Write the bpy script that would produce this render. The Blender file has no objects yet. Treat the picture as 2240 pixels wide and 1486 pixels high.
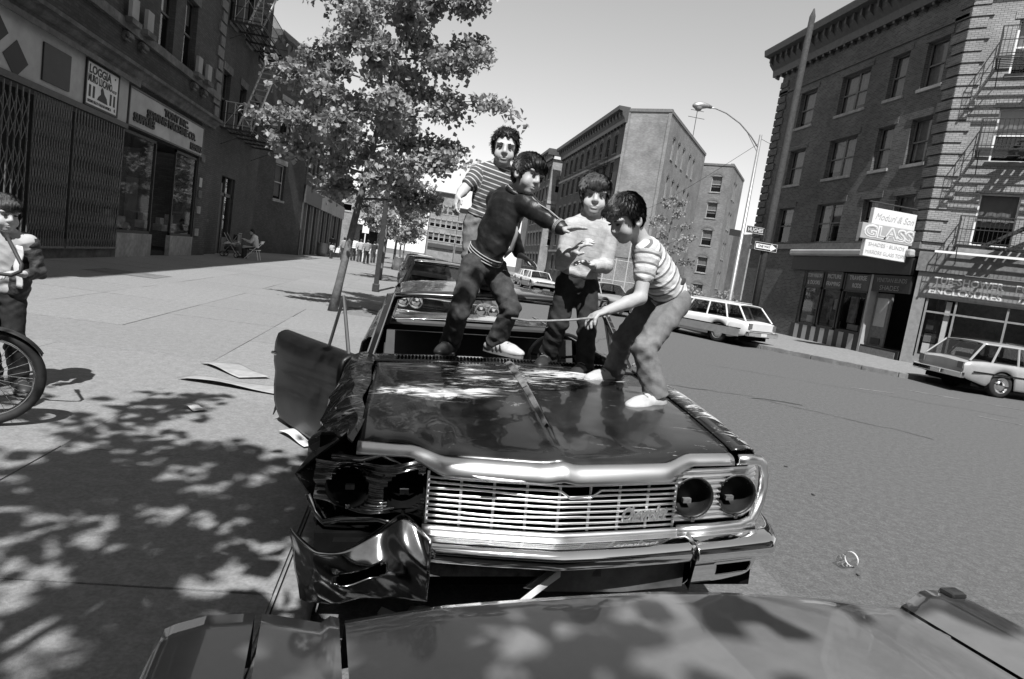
import bpy, bmesh, math, random
import numpy as np
from mathutils import Vector, Matrix
random.seed(7); RNG = np.random.RandomState(5)
scene = bpy.context.scene
COL = scene.collection
# ------------------------------------------------------------------ camera
YAW, PITCH, ROLL = math.radians(9.8), math.radians(6.5), math.radians(8.6)
fw = Vector((math.sin(YAW)*math.cos(PITCH), math.cos(YAW)*math.cos(PITCH), -math.sin(PITCH)))
r0 = Vector((math.cos(YAW), -math.sin(YAW), 0)); u0 = r0.cross(fw)
cr = math.cos(ROLL)*r0 + math.sin(ROLL)*u0; cu = -math.sin(ROLL)*r0 + math.cos(ROLL)*u0
cam_data = bpy.data.cameras.new('camera'); cam = bpy.data.objects.new('camera', cam_data); COL.objects.link(cam)
cam_data.sensor_width = 36; cam_data.lens = 36*1413/2240; cam_data.clip_end = 3000; cam_data.clip_start = 0.05
mw = Matrix.Identity(4)
for i in range(3): mw[i][0], mw[i][1], mw[i][2] = cr[i], cu[i], -fw[i]
mw[2][3] = 1.6
cam.matrix_world = mw
scene.camera = cam
# ------------------------------------------------------------------ sky and sun
SUN_EL = math.radians(55)
sun_dir = Vector((0.13, 1.0, 0)).normalized()*math.cos(SUN_EL) - Vector((0, 0, math.sin(SUN_EL)))
world = bpy.data.worlds.new('World'); scene.world = world; world.use_nodes = True
wn = world.node_tree; wn.nodes.clear()
sky = wn.nodes.new('ShaderNodeTexSky'); sky.sky_type = 'NISHITA'; sky.sun_disc = False
sky.sun_elevation = SUN_EL; sky.sun_rotation = math.radians(187); sky.dust_density = 0.0; sky.air_density = 1.5; sky.ozone_density = 1.0
bw = wn.nodes.new('ShaderNodeSeparateColor'); mono = wn.nodes.new('ShaderNodeCombineColor')
bg = wn.nodes.new('ShaderNodeBackground'); bg.inputs[1].default_value = 0.1
wo = wn.nodes.new('ShaderNodeOutputWorld')
mixm = wn.nodes.new('ShaderNodeMath'); mixm.operation = 'ADD'
hr = wn.nodes.new('ShaderNodeMath'); hr.operation = 'MULTIPLY'; hr.inputs[1].default_value = 0.3
hg = wn.nodes.new('ShaderNodeMath'); hg.operation = 'MULTIPLY_ADD'; hg.inputs[1].default_value = 0.4
hb = wn.nodes.new('ShaderNodeMath'); hb.operation = 'MULTIPLY'; hb.inputs[1].default_value = 0.3
L = wn.links.new
L(sky.outputs[0], bw.inputs[0]); L(bw.outputs[0], hr.inputs[0]); L(bw.outputs[1], hg.inputs[0]); L(bw.outputs[2], hb.inputs[0]); L(hb.outputs[0], hg.inputs[2])
L(hr.outputs[0], mixm.inputs[0]); L(hg.outputs[0], mixm.inputs[1])
for i in range(3): L(mixm.outputs[0], mono.inputs[i])
L(mono.outputs[0], bg.inputs[0]); L(bg.outputs[0], wo.inputs[0])
sun_data = bpy.data.lights.new('sun', 'SUN'); sun_data.energy = 5.0; sun_data.angle = math.radians(0.53); sun_data.color = (1, 1, 1)
sun = bpy.data.objects.new('sun', sun_data); COL.objects.link(sun)
sun.rotation_euler = sun_dir.to_track_quat('-Z', 'Y').to_euler(); sun.location = (0, 0, 30)
scene.view_settings.view_transform = 'Standard'; scene.view_settings.look = 'None'
scene.view_settings.exposure = 0.6; scene.view_settings.gamma = 1.0; scene.view_settings.use_curve_mapping = False
scene.cycles.max_bounces = 6; scene.cycles.diffuse_bounces = 3; scene.cycles.glossy_bounces = 4
scene.cycles.transparent_max_bounces = 12; scene.cycles.transmission_bounces = 4
scene.cycles.caustics_reflective = False; scene.cycles.caustics_refractive = False
scene.cycles.sample_clamp_indirect = 4.0
scene.cycles.use_denoising = True
# ------------------------------------------------------------------ materials (all neutral greys: black and white film)
MATS = {}
def mat(name, c, rough=.8, var=.25, scale=6, bump=0, bscale=60, metal=0, coat=0, spec=.4, dirt=0):
    if name in MATS: return MATS[name]
    m = bpy.data.materials.new(name); m.use_nodes = True; nt = m.node_tree; N = nt.nodes; K = nt.links.new
    p = N['Principled BSDF']; p.inputs['Roughness'].default_value = rough; p.inputs['Metallic'].default_value = metal
    p.inputs['Coat Weight'].default_value = coat; p.inputs['Coat Roughness'].default_value = .04
    p.inputs['Specular IOR Level'].default_value = spec
    tc = N.new('ShaderNodeTexCoord')
    n = N.new('ShaderNodeTexNoise'); n.inputs['Scale'].default_value = scale; n.inputs['Detail'].default_value = 6; n.inputs['Roughness'].default_value = .65
    K(tc.outputs['Object'], n.inputs['Vector'])
    r = N.new('ShaderNodeMapRange'); r.inputs[1].default_value = .3; r.inputs[2].default_value = .7
    r.inputs[3].default_value = c*(1-var); r.inputs[4].default_value = c*(1+var)
    K(n.outputs[0], r.inputs[0])
    out = r.outputs[0]
    if dirt:
        n2 = N.new('ShaderNodeTexNoise'); n2.inputs['Scale'].default_value = scale*.23; n2.inputs['Detail'].default_value = 8; n2.inputs['Roughness'].default_value = .7
        K(tc.outputs['Object'], n2.inputs['Vector'])
        r2 = N.new('ShaderNodeMapRange'); r2.inputs[1].default_value = .42; r2.inputs[2].default_value = .66; r2.inputs[3].default_value = 1-dirt; r2.inputs[4].default_value = 1
        K(n2.outputs[0], r2.inputs[0])
        mu = N.new('ShaderNodeMath'); mu.operation = 'MULTIPLY'; K(out, mu.inputs[0]); K(r2.outputs[0], mu.inputs[1]); out = mu.outputs[0]
    cc = N.new('ShaderNodeCombineColor')
    for i in range(3): K(out, cc.inputs[i])
    K(cc.outputs[0], p.inputs['Base Color'])
    if bump:
        b = N.new('ShaderNodeBump'); b.inputs['Strength'].default_value = bump; b.inputs['Distance'].default_value = .01
        n3 = N.new('ShaderNodeTexNoise'); n3.inputs['Scale'].default_value = bscale; n3.inputs['Detail'].default_value = 4
        K(tc.outputs['Object'], n3.inputs['Vector']); K(n3.outputs[0], b.inputs['Height']); K(b.outputs[0], p.inputs['Normal'])
    MATS[name] = m
    return m
def brick_mat(name, c1, c2, cm, soot=.4):
    if name in MATS: return MATS[name]
    m = mat(name, c1, .9); nt = m.node_tree; N = nt.nodes; K = nt.links.new; p = N['Principled BSDF']
    uv = N.new('ShaderNodeUVMap'); uv.uv_map = 'uv'
    b = N.new('ShaderNodeTexBrick'); b.offset = .5; b.inputs['Scale'].default_value = 1
    b.inputs['Brick Width'].default_value = .215; b.inputs['Row Height'].default_value = .076; b.inputs['Mortar Size'].default_value = .009
    b.inputs['Mortar Smooth'].default_value = .3; b.inputs['Bias'].default_value = -.1
    for i, c in enumerate((c1, c2, cm)): b.inputs[1+i].default_value = (c, c, c, 1)
    K(uv.outputs[0], b.inputs[0])
    n = N.new('ShaderNodeTexNoise'); n.inputs['Scale'].default_value = .45; n.inputs['Detail'].default_value = 9; n.inputs['Roughness'].default_value = .7
    K(uv.outputs[0], n.inputs['Vector'])
    r = N.new('ShaderNodeMapRange'); r.inputs[1].default_value = .35; r.inputs[2].default_value = .65; r.inputs[3].default_value = 1-soot; r.inputs[4].default_value = 1.1
    K(n.outputs[0], r.inputs[0])
    mx = N.new('ShaderNodeVectorMath'); mx.operation = 'SCALE'; K(b.outputs[0], mx.inputs[0]); K(r.outputs[0], mx.inputs['Scale'])
    K(mx.outputs[0], p.inputs['Base Color'])
    bu = N.new('ShaderNodeBump'); bu.inputs['Strength'].default_value = .6; bu.inputs['Distance'].default_value = .01; bu.invert = True
    K(b.outputs['Fac'], bu.inputs['Height']); K(bu.outputs[0], p.inputs['Normal'])
    return m
def glass_mat(name='window glass', tint=.55, refl=.25):
    if name in MATS: return MATS[name]
    m = bpy.data.materials.new(name); m.use_nodes = True; nt = m.node_tree; N = nt.nodes; K = nt.links.new
    N.remove(N['Principled BSDF']); o = N['Material Output']
    t = N.new('ShaderNodeBsdfTransparent'); t.inputs[0].default_value = (tint,)*3+(1,)
    g = N.new('ShaderNodeBsdfGlossy'); g.inputs['Roughness'].default_value = .03; g.inputs[0].default_value = (.9, .9, .9, 1)
    lw = N.new('ShaderNodeLayerWeight'); lw.inputs[0].default_value = .5; f = N.new('ShaderNodeMath'); f.operation = 'POWER'; f.inputs[1].default_value = 5; K(lw.outputs['Facing'], f.inputs[0])
    a = N.new('ShaderNodeMath'); a.operation = 'MULTIPLY_ADD'; a.inputs[1].default_value = .8; a.inputs[2].default_value = .05+refl*.12; a.use_clamp = True; K(f.outputs[0], a.inputs[0])
    x = N.new('ShaderNodeMixShader'); K(a.outputs[0], x.inputs[0]); K(t.outputs[0], x.inputs[1]); K(g.outputs[0], x.inputs[2]); K(x.outputs[0], o.inputs[0])
    MATS[name] = m
    return m
def stripe_mat(name, c1, c2, period, duty, rough=.9, extra=None, c3=None):
    # stripes follow the cloth through the point attribute 'v' (metres along the garment)
    m = mat(name, c1, rough, .18, 30, .25, 120); nt = m.node_tree; N = nt.nodes; K = nt.links.new; p = N['Principled BSDF']
    base = p.inputs['Base Color'].links[0].from_socket
    a = N.new('ShaderNodeAttribute'); a.attribute_name = 'v'
    d = N.new('ShaderNodeMath'); d.operation = 'DIVIDE'; d.inputs[1].default_value = period; K(a.outputs['Fac'], d.inputs[0])
    f = N.new('ShaderNodeMath'); f.operation = 'FRACT'; K(d.outputs[0], f.inputs[0])
    l = N.new('ShaderNodeMath'); l.operation = 'LESS_THAN'; l.inputs[1].default_value = duty; K(f.outputs[0], l.inputs[0])
    x = N.new('ShaderNodeMix'); x.data_type = 'RGBA'; x.inputs[7].default_value = (c2, c2, c2, 1); K(l.outputs[0], x.inputs[0]); K(base, x.inputs[6])
    out = x.outputs[2]
    if c3 is not None:
        d2 = N.new('ShaderNodeMath'); d2.operation = 'GREATER_THAN'; d2.inputs[1].default_value = 1-extra; K(f.outputs[0], d2.inputs[0])
        x2 = N.new('ShaderNodeMix'); x2.data_type = 'RGBA'; x2.inputs[7].default_value = (c3, c3, c3, 1); K(d2.outputs[0], x2.inputs[0]); K(out, x2.inputs[6]); out = x2.outputs[2]
    K(out, p.inputs['Base Color'])
    return m
mat('asphalt', .125, .9, .45, 70, .6, 220, dirt=.34); mat('concrete', .235, .85, .2, 40, .3, 160, dirt=.3); mat('concrete slab', .24, .88, .22, 55, .35, 200, dirt=.2)
mat('concrete patch', .17, .9, .2, 12, .3, 120, dirt=.3); mat('kerb stone', .22, .8, .2, 9, .3, 60, dirt=.4)
brick_mat('shade brick', .055, .085, .045); brick_mat('dark brick', .07, .11, .06); brick_mat('corner brick', .07, .125, .15, .35)  # fronts in shade: dark brick, with extra shade darkness put into the colour
brick_mat('lit brick', .26, .34, .13, .25); brick_mat('mid brick', .17, .24, .2, .3); brick_mat('pale brick', .22, .30, .25, .4)  # lit brick: sunlit corner face, the sun's brightness put into its colour
mat('pale render', .38, .9, .12, 1.5, .2, 30, dirt=.25); mat('limestone', .33, .85, .2, 7, .2, 40, dirt=.35); mat('dark stone', .14, .85, .3, 7, .2, 40)
mat('grime stone', .16, .9, .3, 5, .2, 40, dirt=.5)
mat('fascia', .42, .7, .12, 2, dirt=.25); mat('black paint', .018, .5, .3); mat('dark paint', .05, .5, .3); mat('grey paint', .2, .6, .2); mat('white paint', .72, .55, .08)
mat('sign white', .66, .5, .06, 3, dirt=.1); mat('sign grey', .33, .5, .1); mat('ink', .02, .6, .1); mat('letter pale', .5, .5, .1); mat('letter grey', .36, .5, .1)
mat('gate metal', .14, .5, .4, 20, metal=.3); mat('iron', .03, .6, .4, 15); mat('iron pale', .42, .6, .25, 10); mat('galvanised', .32, .45, .2, 10, metal=.6)
mat('wood pole', .05, .9, .4, 12, .4, 50); mat('blind', .42, .8, .1, 3); mat('curtain', .34, .9, .2, 9); mat('window frame', .12, .6, .3); mat('pale frame', .4, .6, .2)
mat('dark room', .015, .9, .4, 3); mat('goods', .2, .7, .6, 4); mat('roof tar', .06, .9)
mat('chrome', .8, .06, .06, 5, metal=1); mat('satin chrome', .85, .33, .06, 6, metal=1); mat('worn chrome', .5, .16, .3, 7, metal=1, dirt=.5); mat('rubber', .018, .75, .3, 20); mat('tyre wall', .03, .7, .3, 12)
mat('skin', .42, .55, .08, 14, .08, 120); mat('skin tan', .34, .55, .08, 14, .08, 120); mat('hair black', .010, .5, .5, 60, .15, 200, spec=.35); mat('hair brown', .055, .55, .5, 50, .15, 200, spec=.3)
mat('eye dark', .012, .25, .1); mat('lip', .15, .5, .1); mat('teeth', .6, .4, .05)
glass_mat(); glass_mat('shop glass', .75, .15); glass_mat('car glass', .5, .3)
# ------------------------------------------------------------------ mesh helpers
ORG = {}
def tag(o, label, cat, group=None):
    o['label'] = label; o['category'] = cat
    if group: o['group'] = group
    return o
def thing(name, label, cat, loc=(0, 0, 0), rot=(0, 0, 0), group=None, local=False):
    o = bpy.data.objects.new(name, None); COL.objects.link(o); o.location = loc; o.rotation_euler = rot
    o.empty_display_size = .1
    tag(o, label, cat, group)
    ORG[o.name] = Vector((0, 0, 0)) if local else Vector(loc)
    return o
def top(o):
    while o.parent: o = o.parent
    return o
class MB:
    def __init__(s, T=None): s.v = []; s.l = []; s.f = []; s.T = T; s.flip = bool(T and T.to_3x3().determinant() < 0)
    def add(s, pts, faces):
        n = len(s.v)
        for p in pts:
            p = Vector(p); s.l.append(tuple(p)); s.v.append(tuple(s.T @ p) if s.T else tuple(p))
        for f in faces: s.f.append(tuple(n+i for i in (reversed(f) if s.flip else f)))
        return s
    def box(s, x0, x1, y0, y1, z0, z1):
        return s.add([(x, y, z) for x in (x0, x1) for y in (y0, y1) for z in (z0, z1)],
            [(0, 1, 3, 2), (4, 6, 7, 5), (0, 4, 5, 1), (2, 3, 7, 6), (0, 2, 6, 4), (1, 5, 7, 3)])
    def quad(s, *p): return s.add(p, [tuple(range(len(p)))])
    def prism(s, pts, d):            # polygon pts extruded by vector d
        n = len(pts); d = Vector(d); a = [Vector(p) for p in pts]
        return s.add(a+[p+d for p in a], [tuple(range(n))[::-1], tuple(range(n, 2*n))]+[(i, (i+1) % n, n+(i+1) % n, n+i) for i in range(n)])
    def tube(s, path, r, n=8, cap=True, sx=1.0):
        P = [Vector(p) for p in path]; m = len(P); rs = r if hasattr(r, '__len__') else [r]*m; pts = []; fs = []
        ref = None
        for i, p in enumerate(P):
            t = (P[min(i+1, m-1)]-P[max(i-1, 0)]).normalized()
            if ref is None: ref = Vector((0, 0, 1)) if abs(t.z) < .9 else Vector((1, 0, 0))
            a = t.cross(ref).normalized(); b = a.cross(t).normalized(); ref = b
            for k in range(n):
                an = 2*math.pi*k/n; pts.append(p+(a*math.cos(an)*sx+b*math.sin(an))*rs[i])
        for i in range(m-1):
            for k in range(n): fs.append((i*n+k, i*n+(k+1) % n, (i+1)*n+(k+1) % n, (i+1)*n+k))
        if cap: fs += [tuple(range(n))[::-1], tuple(range((m-1)*n, m*n))]
        return s.add(pts, fs)
    def lathe(s, c, axis, prof, n=20):    # prof: (radius, height along axis)
        ax = Vector(axis).normalized(); ref = Vector((0, 0, 1)) if abs(ax.z) < .9 else Vector((1, 0, 0))
        a = ax.cross(ref).normalized(); b = ax.cross(a); c = Vector(c); pts = []; fs = []
        for r, h in prof:
            for k in range(n):
                an = 2*math.pi*k/n; pts.append(c+ax*h+(a*math.cos(an)+b*math.sin(an))*r)
        for i in range(len(prof)-1):
            for k in range(n): fs.append((i*n+k, i*n+(k+1) % n, (i+1)*n+(k+1) % n, (i+1)*n+k))
        return s.add(pts, fs)
    def grid(s, fn, nu, nv):
        pts = [fn(i/nu, j/nv) for i in range(nu+1) for j in range(nv+1)]; w = nv+1
        return s.add(pts, [(i*w+j, (i+1)*w+j, (i+1)*w+j+1, i*w+j+1) for i in range(nu) for j in range(nv)])
    def build(s, name, m, parent=None, smooth=False, bevel=0, solid=0, kind=None):
        me = bpy.data.meshes.new(name); org = ORG.get(top(parent).name, Vector((0, 0, 0))) if parent else Vector((0, 0, 0))
        V = np.array(s.v, dtype=np.float64)-np.array(org)
        me.from_pydata(V.tolist(), [], s.f); me.update()
        uv = me.uv_layers.new(name='uv'); L_ = np.array(s.l)
        li = np.empty(len(me.loops), np.int32); me.loops.foreach_get('vertex_index', li)
        co = L_[li]; uvs = np.empty((len(li), 2)); k = 0
        for f in s.f:
            q = L_[list(f)]; nrm = np.cross(q[1]-q[0], q[2]-q[0]) if len(f) > 2 else np.array([0, 0, 1.]); a = np.abs(nrm)
            ix = (0, 2) if a[1] >= a[0] and a[1] >= a[2] else ((1, 2) if a[0] >= a[2] else (0, 1))
            uvs[k:k+len(f)] = co[k:k+len(f)][:, ix]; k += len(f)
        uv.data.foreach_set('uv', uvs.ravel())
        o = bpy.data.objects.new(name, me); COL.objects.link(o); o.parent = parent
        me.materials.append(MATS[m] if isinstance(m, str) else m)
        if smooth: me.polygons.foreach_set('use_smooth', [True]*len(me.polygons))
        if solid:
            md = o.modifiers.new('solid', 'SOLIDIFY'); md.thickness = solid; md.offset = 0
        if bevel:
            md = o.modifiers.new('bevel', 'BEVEL'); md.width = bevel; md.segments = 2; md.limit_method = 'ANGLE'
        if kind: o['kind'] = kind
        return o
def frame(ox, oy, dx, dy, nx, ny):     # wall frame: (s along, t outward, z) -> world
    return Matrix(((dx, nx, 0, ox), (dy, ny, 0, oy), (0, 0, 1, 0), (0, 0, 0, 1)))
def inst(o, name, parent, loc=(0, 0, 0), rotz=0, m=None):
    c = bpy.data.objects.new(name, o.data if hasattr(o, 'data') else o); COL.objects.link(c); c.parent = parent; c.location = loc; c.rotation_euler = (0, 0, rotz)
    return c
def copy_tree(o, parent=None):
    c = o.copy(); COL.objects.link(c); c.parent = parent
    for ch in list(o.children): copy_tree(ch, c)
    return c
def text(body, size, T, m, parent, name='lettering', depth=.004, shear=0, align='CENTER', bold=0, width=None):
    cu_ = bpy.data.curves.new('t', 'FONT'); cu_.body = body; cu_.size = size; cu_.extrude = depth; cu_.shear = shear; cu_.align_x = align; cu_.align_y = 'CENTER'; cu_.offset = bold; cu_.resolution_u = 3
    to = bpy.data.objects.new('t', cu_); COL.objects.link(to)
    dg = bpy.context.evaluated_depsgraph_get(); me = bpy.data.meshes.new_from_object(to.evaluated_get(dg))
    bpy.data.objects.remove(to)
    if width and len(me.vertices):
        xs = [v.co.x for v in me.vertices]; k = width/(max(xs)-min(xs))
        for v in me.vertices: v.co.x *= k
    org = ORG.get(top(parent).name, Vector((0, 0, 0)))
    me.transform(Matrix.Translation(-org) @ T)
    o = bpy.data.objects.new(name, me); COL.objects.link(o); o.parent = parent; me.materials.clear(); me.materials.append(MATS[m])
    return o
def text_frame(T, s, t, z, flip=False):   # text plane on a wall frame: reading direction along s (or -s), up z, facing outward
    d = Vector((-1 if flip else 1, 0, 0)); W = T.to_3x3(); X = (W @ d).normalized(); Z = Vector((0, 0, 1)); N = X.cross(Z)
    o = T @ Vector((s, t, z))
    return Matrix(((X.x, Z.x, N.x, o.x), (X.y, Z.y, N.y, o.y), (X.z, Z.z, N.z, o.z), (0, 0, 0, 1)))
def structure(o): o['kind'] = 'structure'; return o
# ================================================================== GROUND
sm = MATS['concrete slab'].node_tree
_oi = sm.nodes.new('ShaderNodeObjectInfo'); _mr = sm.nodes.new('ShaderNodeMapRange'); _mr.inputs[3].default_value = .95; _mr.inputs[4].default_value = 1.05
sm.links.new(_oi.outputs['Random'], _mr.inputs[0])
_vm = sm.nodes.new('ShaderNodeVectorMath'); _vm.operation = 'SCALE'; _p = sm.nodes['Principled BSDF']
sm.links.new(_p.inputs['Base Color'].links[0].from_socket, _vm.inputs[0]); sm.links.new(_mr.outputs[0], _vm.inputs['Scale']); sm.links.new(_vm.outputs[0], _p.inputs['Base Color'])
mat('lane', .14, .9, .35, 60, .5, 200, dirt=.25); mat('tar', .05, .85, .5, 40); mat('road paint', .38, .8, .4, 9, dirt=.6)
road = structure(MB().quad((-400, -300, 0), (500, -300, 0), (500, 700, 0), (-400, 700, 0)).build('road', 'asphalt'))
lane = MB(); e = []
for i in range(60):
    y = -6+i*.5; e.append(2.3+.05*math.sin(y*2.1)+.04*random.random()+max(0, y-12)*.02)
for i in range(59): lane.quad((-.21, -6+i*.5, .004), (e[i], -6+i*.5, .004), (e[i+1], -5.5+i*.5, .004), (-.21, -5.5+i*.5, .004))
lane.build('parking_lane', 'lane', road)
def ribbon(path, w, z, name, m, parent):
    b = MB(); P = [Vector((x, y, z)) for x, y in path]
    for i in range(len(P)-1):
        d = (P[i+1]-P[i]).normalized(); n = Vector((-d.y, d.x, 0)); w0 = w*(.5+random.random()); w1 = w*(.5+random.random())
        b.quad(P[i]-n*w0, P[i]+n*w0, P[i+1]+n*w1, P[i+1]-n*w1)
    return b.build(name, m, parent)
def wander(a, b, n, amp): return [(a[0]+(b[0]-a[0])*i/n+random.uniform(-amp, amp), a[1]+(b[1]-a[1])*i/n+random.uniform(-amp, amp)) for i in range(n+1)]
for a, b, n, w in [((2.0, 10.6), (6.0, 10.0), 16, .012), ((6.0, 10.0), (7.9, 8.2), 10, .011), ((5.9, 9.9), (6.8, 9.85), 5, .03), ((7, 14), (13, 11.5), 24, .009), ((3.5, 13), (9, 24), 30, .01), ((2.3, 5), (2.5, 24), 40, .01)]:
    ribbon(wander(a, b, n, .07), w, .006, 'tar_seam', 'tar', road)
for a, b in [((10.2, 13.1), (11.3, 13.1)), ((12.3, 14.2), (15.2, 12.9)), ((11.6, 11.1), (12.2, 10.6))]: ribbon(wander(a, b, 8, .02), .03, .007, 'paint_trace', 'road paint', road)
lsw = structure(MB().box(-30, -.36, -20, 150, -.3, .135).build('left_sidewalk', 'concrete'))
kb = MB().box(-.355, -.22, -20, 150, -.3, .15); kb.build('kerb', 'concrete', lsw, bevel=.02)
W_ = 1.512; tmpl = None
for i in range(6):
    for j in range(34):
        cx = -.37-W_*(i+.5); cy = -5+W_*(j+.5)
        if tmpl is None:
            tmpl = MB().box(-W_/2+.0025, W_/2-.0025, -W_/2+.0025, W_/2-.0025, .10, .15).build('paving_slab', 'concrete slab', lsw); sl = tmpl
        else: sl = inst(tmpl, 'paving_slab', lsw)
        if i == 0 and j in (12, 22, 32): sl.scale = (.45, 1, 1); cx -= .42
        sl.location = (cx, cy, random.uniform(-.002, .002)); sl.rotation_euler = (random.uniform(-.003, .003), random.uniform(-.003, .003), 0)
MB().box(-1.9, -.64, 13.0, 14.3, .10, .142).build('tree_pit', mat('pit soil', .16, .95, .4, 25, .8, 60), lsw)
for k, (x, y, a, b2) in enumerate([(-6.1, 15.6, .7, .6)]): MB().quad((x-a, y-b2, .1555), (x+a, y-b2*.7, .1555), (x+a, y+b2, .1555), (x-a, y+b2*.8, .1555)).build('patch', 'concrete patch', lsw)
# right corner pavement
rk = [(12.3, 60), (12.1, 34), (11.9, 24), (12.05, 22.0), (12.45, 20.9), (13.4, 19.4), (14.3, 18.1), (14.9, 17.25), (15.6, 16.95), (17.5, 17.0), (24, 17.2), (60, 17.4), (60, 80), (12.3, 80)]
rsw = structure(MB().prism([(x, y, -.2) for x, y in rk], (0, 0, .35)).build('right_sidewalk', 'concrete'))
kp = [(x, y, .07) for x, y in rk[:12]]
for i in range(11):
    a, b = Vector(kp[i]), Vector(kp[i+1]); n = max(1, int((b-a).length/2.2)) if i < 10 else 6
    for j in range(n):
        p, q = a.lerp(b, j/n), a.lerp(b, (j+.985)/n); d = (q-p).normalized(); nn = Vector((d.y, -d.x, 0))
        MB().prism([p-nn*.11+Vector((0, 0, -.2)), p+nn*.04+Vector((0, 0, -.2)), q+nn*.04+Vector((0, 0, -.2)), q-nn*.11+Vector((0, 0, -.2))], (0, 0, .285)).build('kerb_stone', 'kerb stone', rsw, bevel=.015)
mb = structure(MB().prism([(x, y, -.2) for x, y in [(15.5, 50), (15.5, 140), (70, 140), (70, 66), (32, 48), (22, 46.5)]], (0, 0, .35)).build('far_sidewalk', 'concrete'))
# ================================================================== BUILDINGS
def wall(par, T, s0, s1, z0, z1, holes, m, depth=.2, name='wall', t=0.0):
    xs = sorted({s0, s1, *[v for h in holes for v in h[:2] if s0 < v < s1]}); zs = sorted({z0, z1, *[v for h in holes for v in h[2:4] if z0 < v < z1]})
    b = MB(T)
    for i in range(len(xs)-1):
        for j in range(len(zs)-1):
            cx, cz = (xs[i]+xs[i+1])/2, (zs[j]+zs[j+1])/2
            if any(h[0] < cx < h[1] and h[2] < cz < h[3] for h in holes): continue
            b.quad((xs[i], t, zs[j]), (xs[i+1], t, zs[j]), (xs[i+1], t, zs[j+1]), (xs[i], t, zs[j+1]))
    for h in holes:
        a, c, e_, g = h[:4]
        b.quad((a, t, e_), (a, t-depth, e_), (a, t-depth, g), (a, t, g)); b.quad((c, t, e_), (c, t, g), (c, t-depth, g), (c, t-depth, e_))
        b.quad((a, t, g), (a, t-depth, g), (c, t-depth, g), (c, t, g)); b.quad((a, t, e_), (c, t, e_), (c, t-depth, e_), (a, t-depth, e_))
    return b.build(name, m, par)
def window(par, T, s0, s1, z0, z1, d=.16, fm='window frame', bf=.5, bm='blind', sill='limestone', lintel=None, double=False, t=0, back='dark room', arch=False, glass='window glass'):
    f = MB(T); w = .06; y0, y1 = t-d-.05, t-d
    def sash(a, b):
        f.box(a, a+w, y0, y1, z0, z1); f.box(b-w, b, y0, y1, z0, z1); f.box(a+w, b-w, y0, y1, z0, z0+w); f.box(a+w, b-w, y0, y1, z1-w, z1)
        zm = (z0+z1)/2; f.box(a+w, b-w, y0-.02, y1+.01, zm-.03, zm+.03)
    if double: m_ = (s0+s1)/2; sash(s0, m_); sash(m_, s1)
    else: sash(s0, s1)
    fo = f.build('window', fm, par)
    MB(T).quad((s0+.02, y0+.02, z0+.02), (s1-.02, y0+.02, z0+.02), (s1-.02, y0+.02, z1-.02), (s0+.02, y0+.02, z1-.02)).build('pane', glass, fo)
    if bf > 0:
        for a, b in (((s0, (s0+s1)/2), ((s0+s1)/2, s1)) if double else ((s0, s1),)):
            h = (z1-z0)*min(1, max(.1, bf+random.uniform(-.15, .15))); n = 10; bb = MB(T)
            for i in range(n):
                u0_, u1_ = a+.04+(b-a-.08)*i/n, a+.04+(b-a-.08)*(i+1)/n; k0 = .012*math.sin(i*2.2); k1 = .012*math.sin((i+1)*2.2)
                bb.quad((u0_, y0-.06+k0, z1-h), (u1_, y0-.06+k1, z1-h), (u1_, y0-.06+k1, z1), (u0_, y0-.06+k0, z1))
            bb.build('blind', bm, fo)
    a_, b_, c_, d_, e_, g_ = s0-.01, s1+.01, z0-.01, z1+.01, y0-.45, y0+.005
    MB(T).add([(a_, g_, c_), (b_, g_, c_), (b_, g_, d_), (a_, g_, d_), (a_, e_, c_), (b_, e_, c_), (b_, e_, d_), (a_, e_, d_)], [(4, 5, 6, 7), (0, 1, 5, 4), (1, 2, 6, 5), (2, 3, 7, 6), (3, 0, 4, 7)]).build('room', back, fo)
    if sill: MB(T).box(s0-.1, s1+.1, t-.1, t+.07, z0-.13, z0-.003).build('sill', sill, fo)
    if lintel:
        if arch:
            n = 7; c = (s0+s1)/2; R0 = (s1-s0)/2; ab = MB(T)
            for i in range(n):
                a0, a1 = math.pi*(1-i/n), math.pi*(1-(i+.97)/n)
                ab.prism([(c+R0*math.cos(a0), t-.05, z1+R0*.5*math.sin(a0)), (c+R0*math.cos(a1), t-.05, z1+R0*.5*math.sin(a1)), (c+(R0+.22)*math.cos(a1), t-.05, z1+(R0*.5+.22)*math.sin(a1)), (c+(R0+.22)*math.cos(a0), t-.05, z1+(R0*.5+.22)*math.sin(a0))], (0, .08, 0))
            ab.build('arch', lintel, fo)
        else: MB(T).box(s0-.15, s1+.15, t-.05, t+.03, z1+.003, z1+.3).build('lintel', lintel, fo)
    return fo
def cornice(par, T, s0, s1, z, h, out, m, name='cornice', brackets=0, bm=None, end0=True):
    b = MB(T); pr = [(0, z-h), (out*.25, z-h), (out*.3, z-h*.75), (out*.55, z-h*.55), (out*.6, z-h*.3), (out*.95, z-h*.25), (out, z-h*.05), (out, z), (-.1, z)]
    b.prism([(s0, t, zz) for t, zz in pr], (s1-s0, 0, 0)); c = b.build(name, m, par)
    if brackets:
        tm = None
        for i in range(brackets):
            s = s0+(s1-s0)*(i+.5)/brackets
            MB(T).prism([(s-.06, 0, z-h*1.12), (s-.06, out*.2, z-h*1.08), (s-.06, out*.32, z-h*.7), (s-.06, out*.72, z-h*.5), (s-.06, out*.72, z-h*.27), (s-.06, 0, z-h*.27)], (.12, 0, 0)).build('bracket', bm or m, c)
    return c
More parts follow.
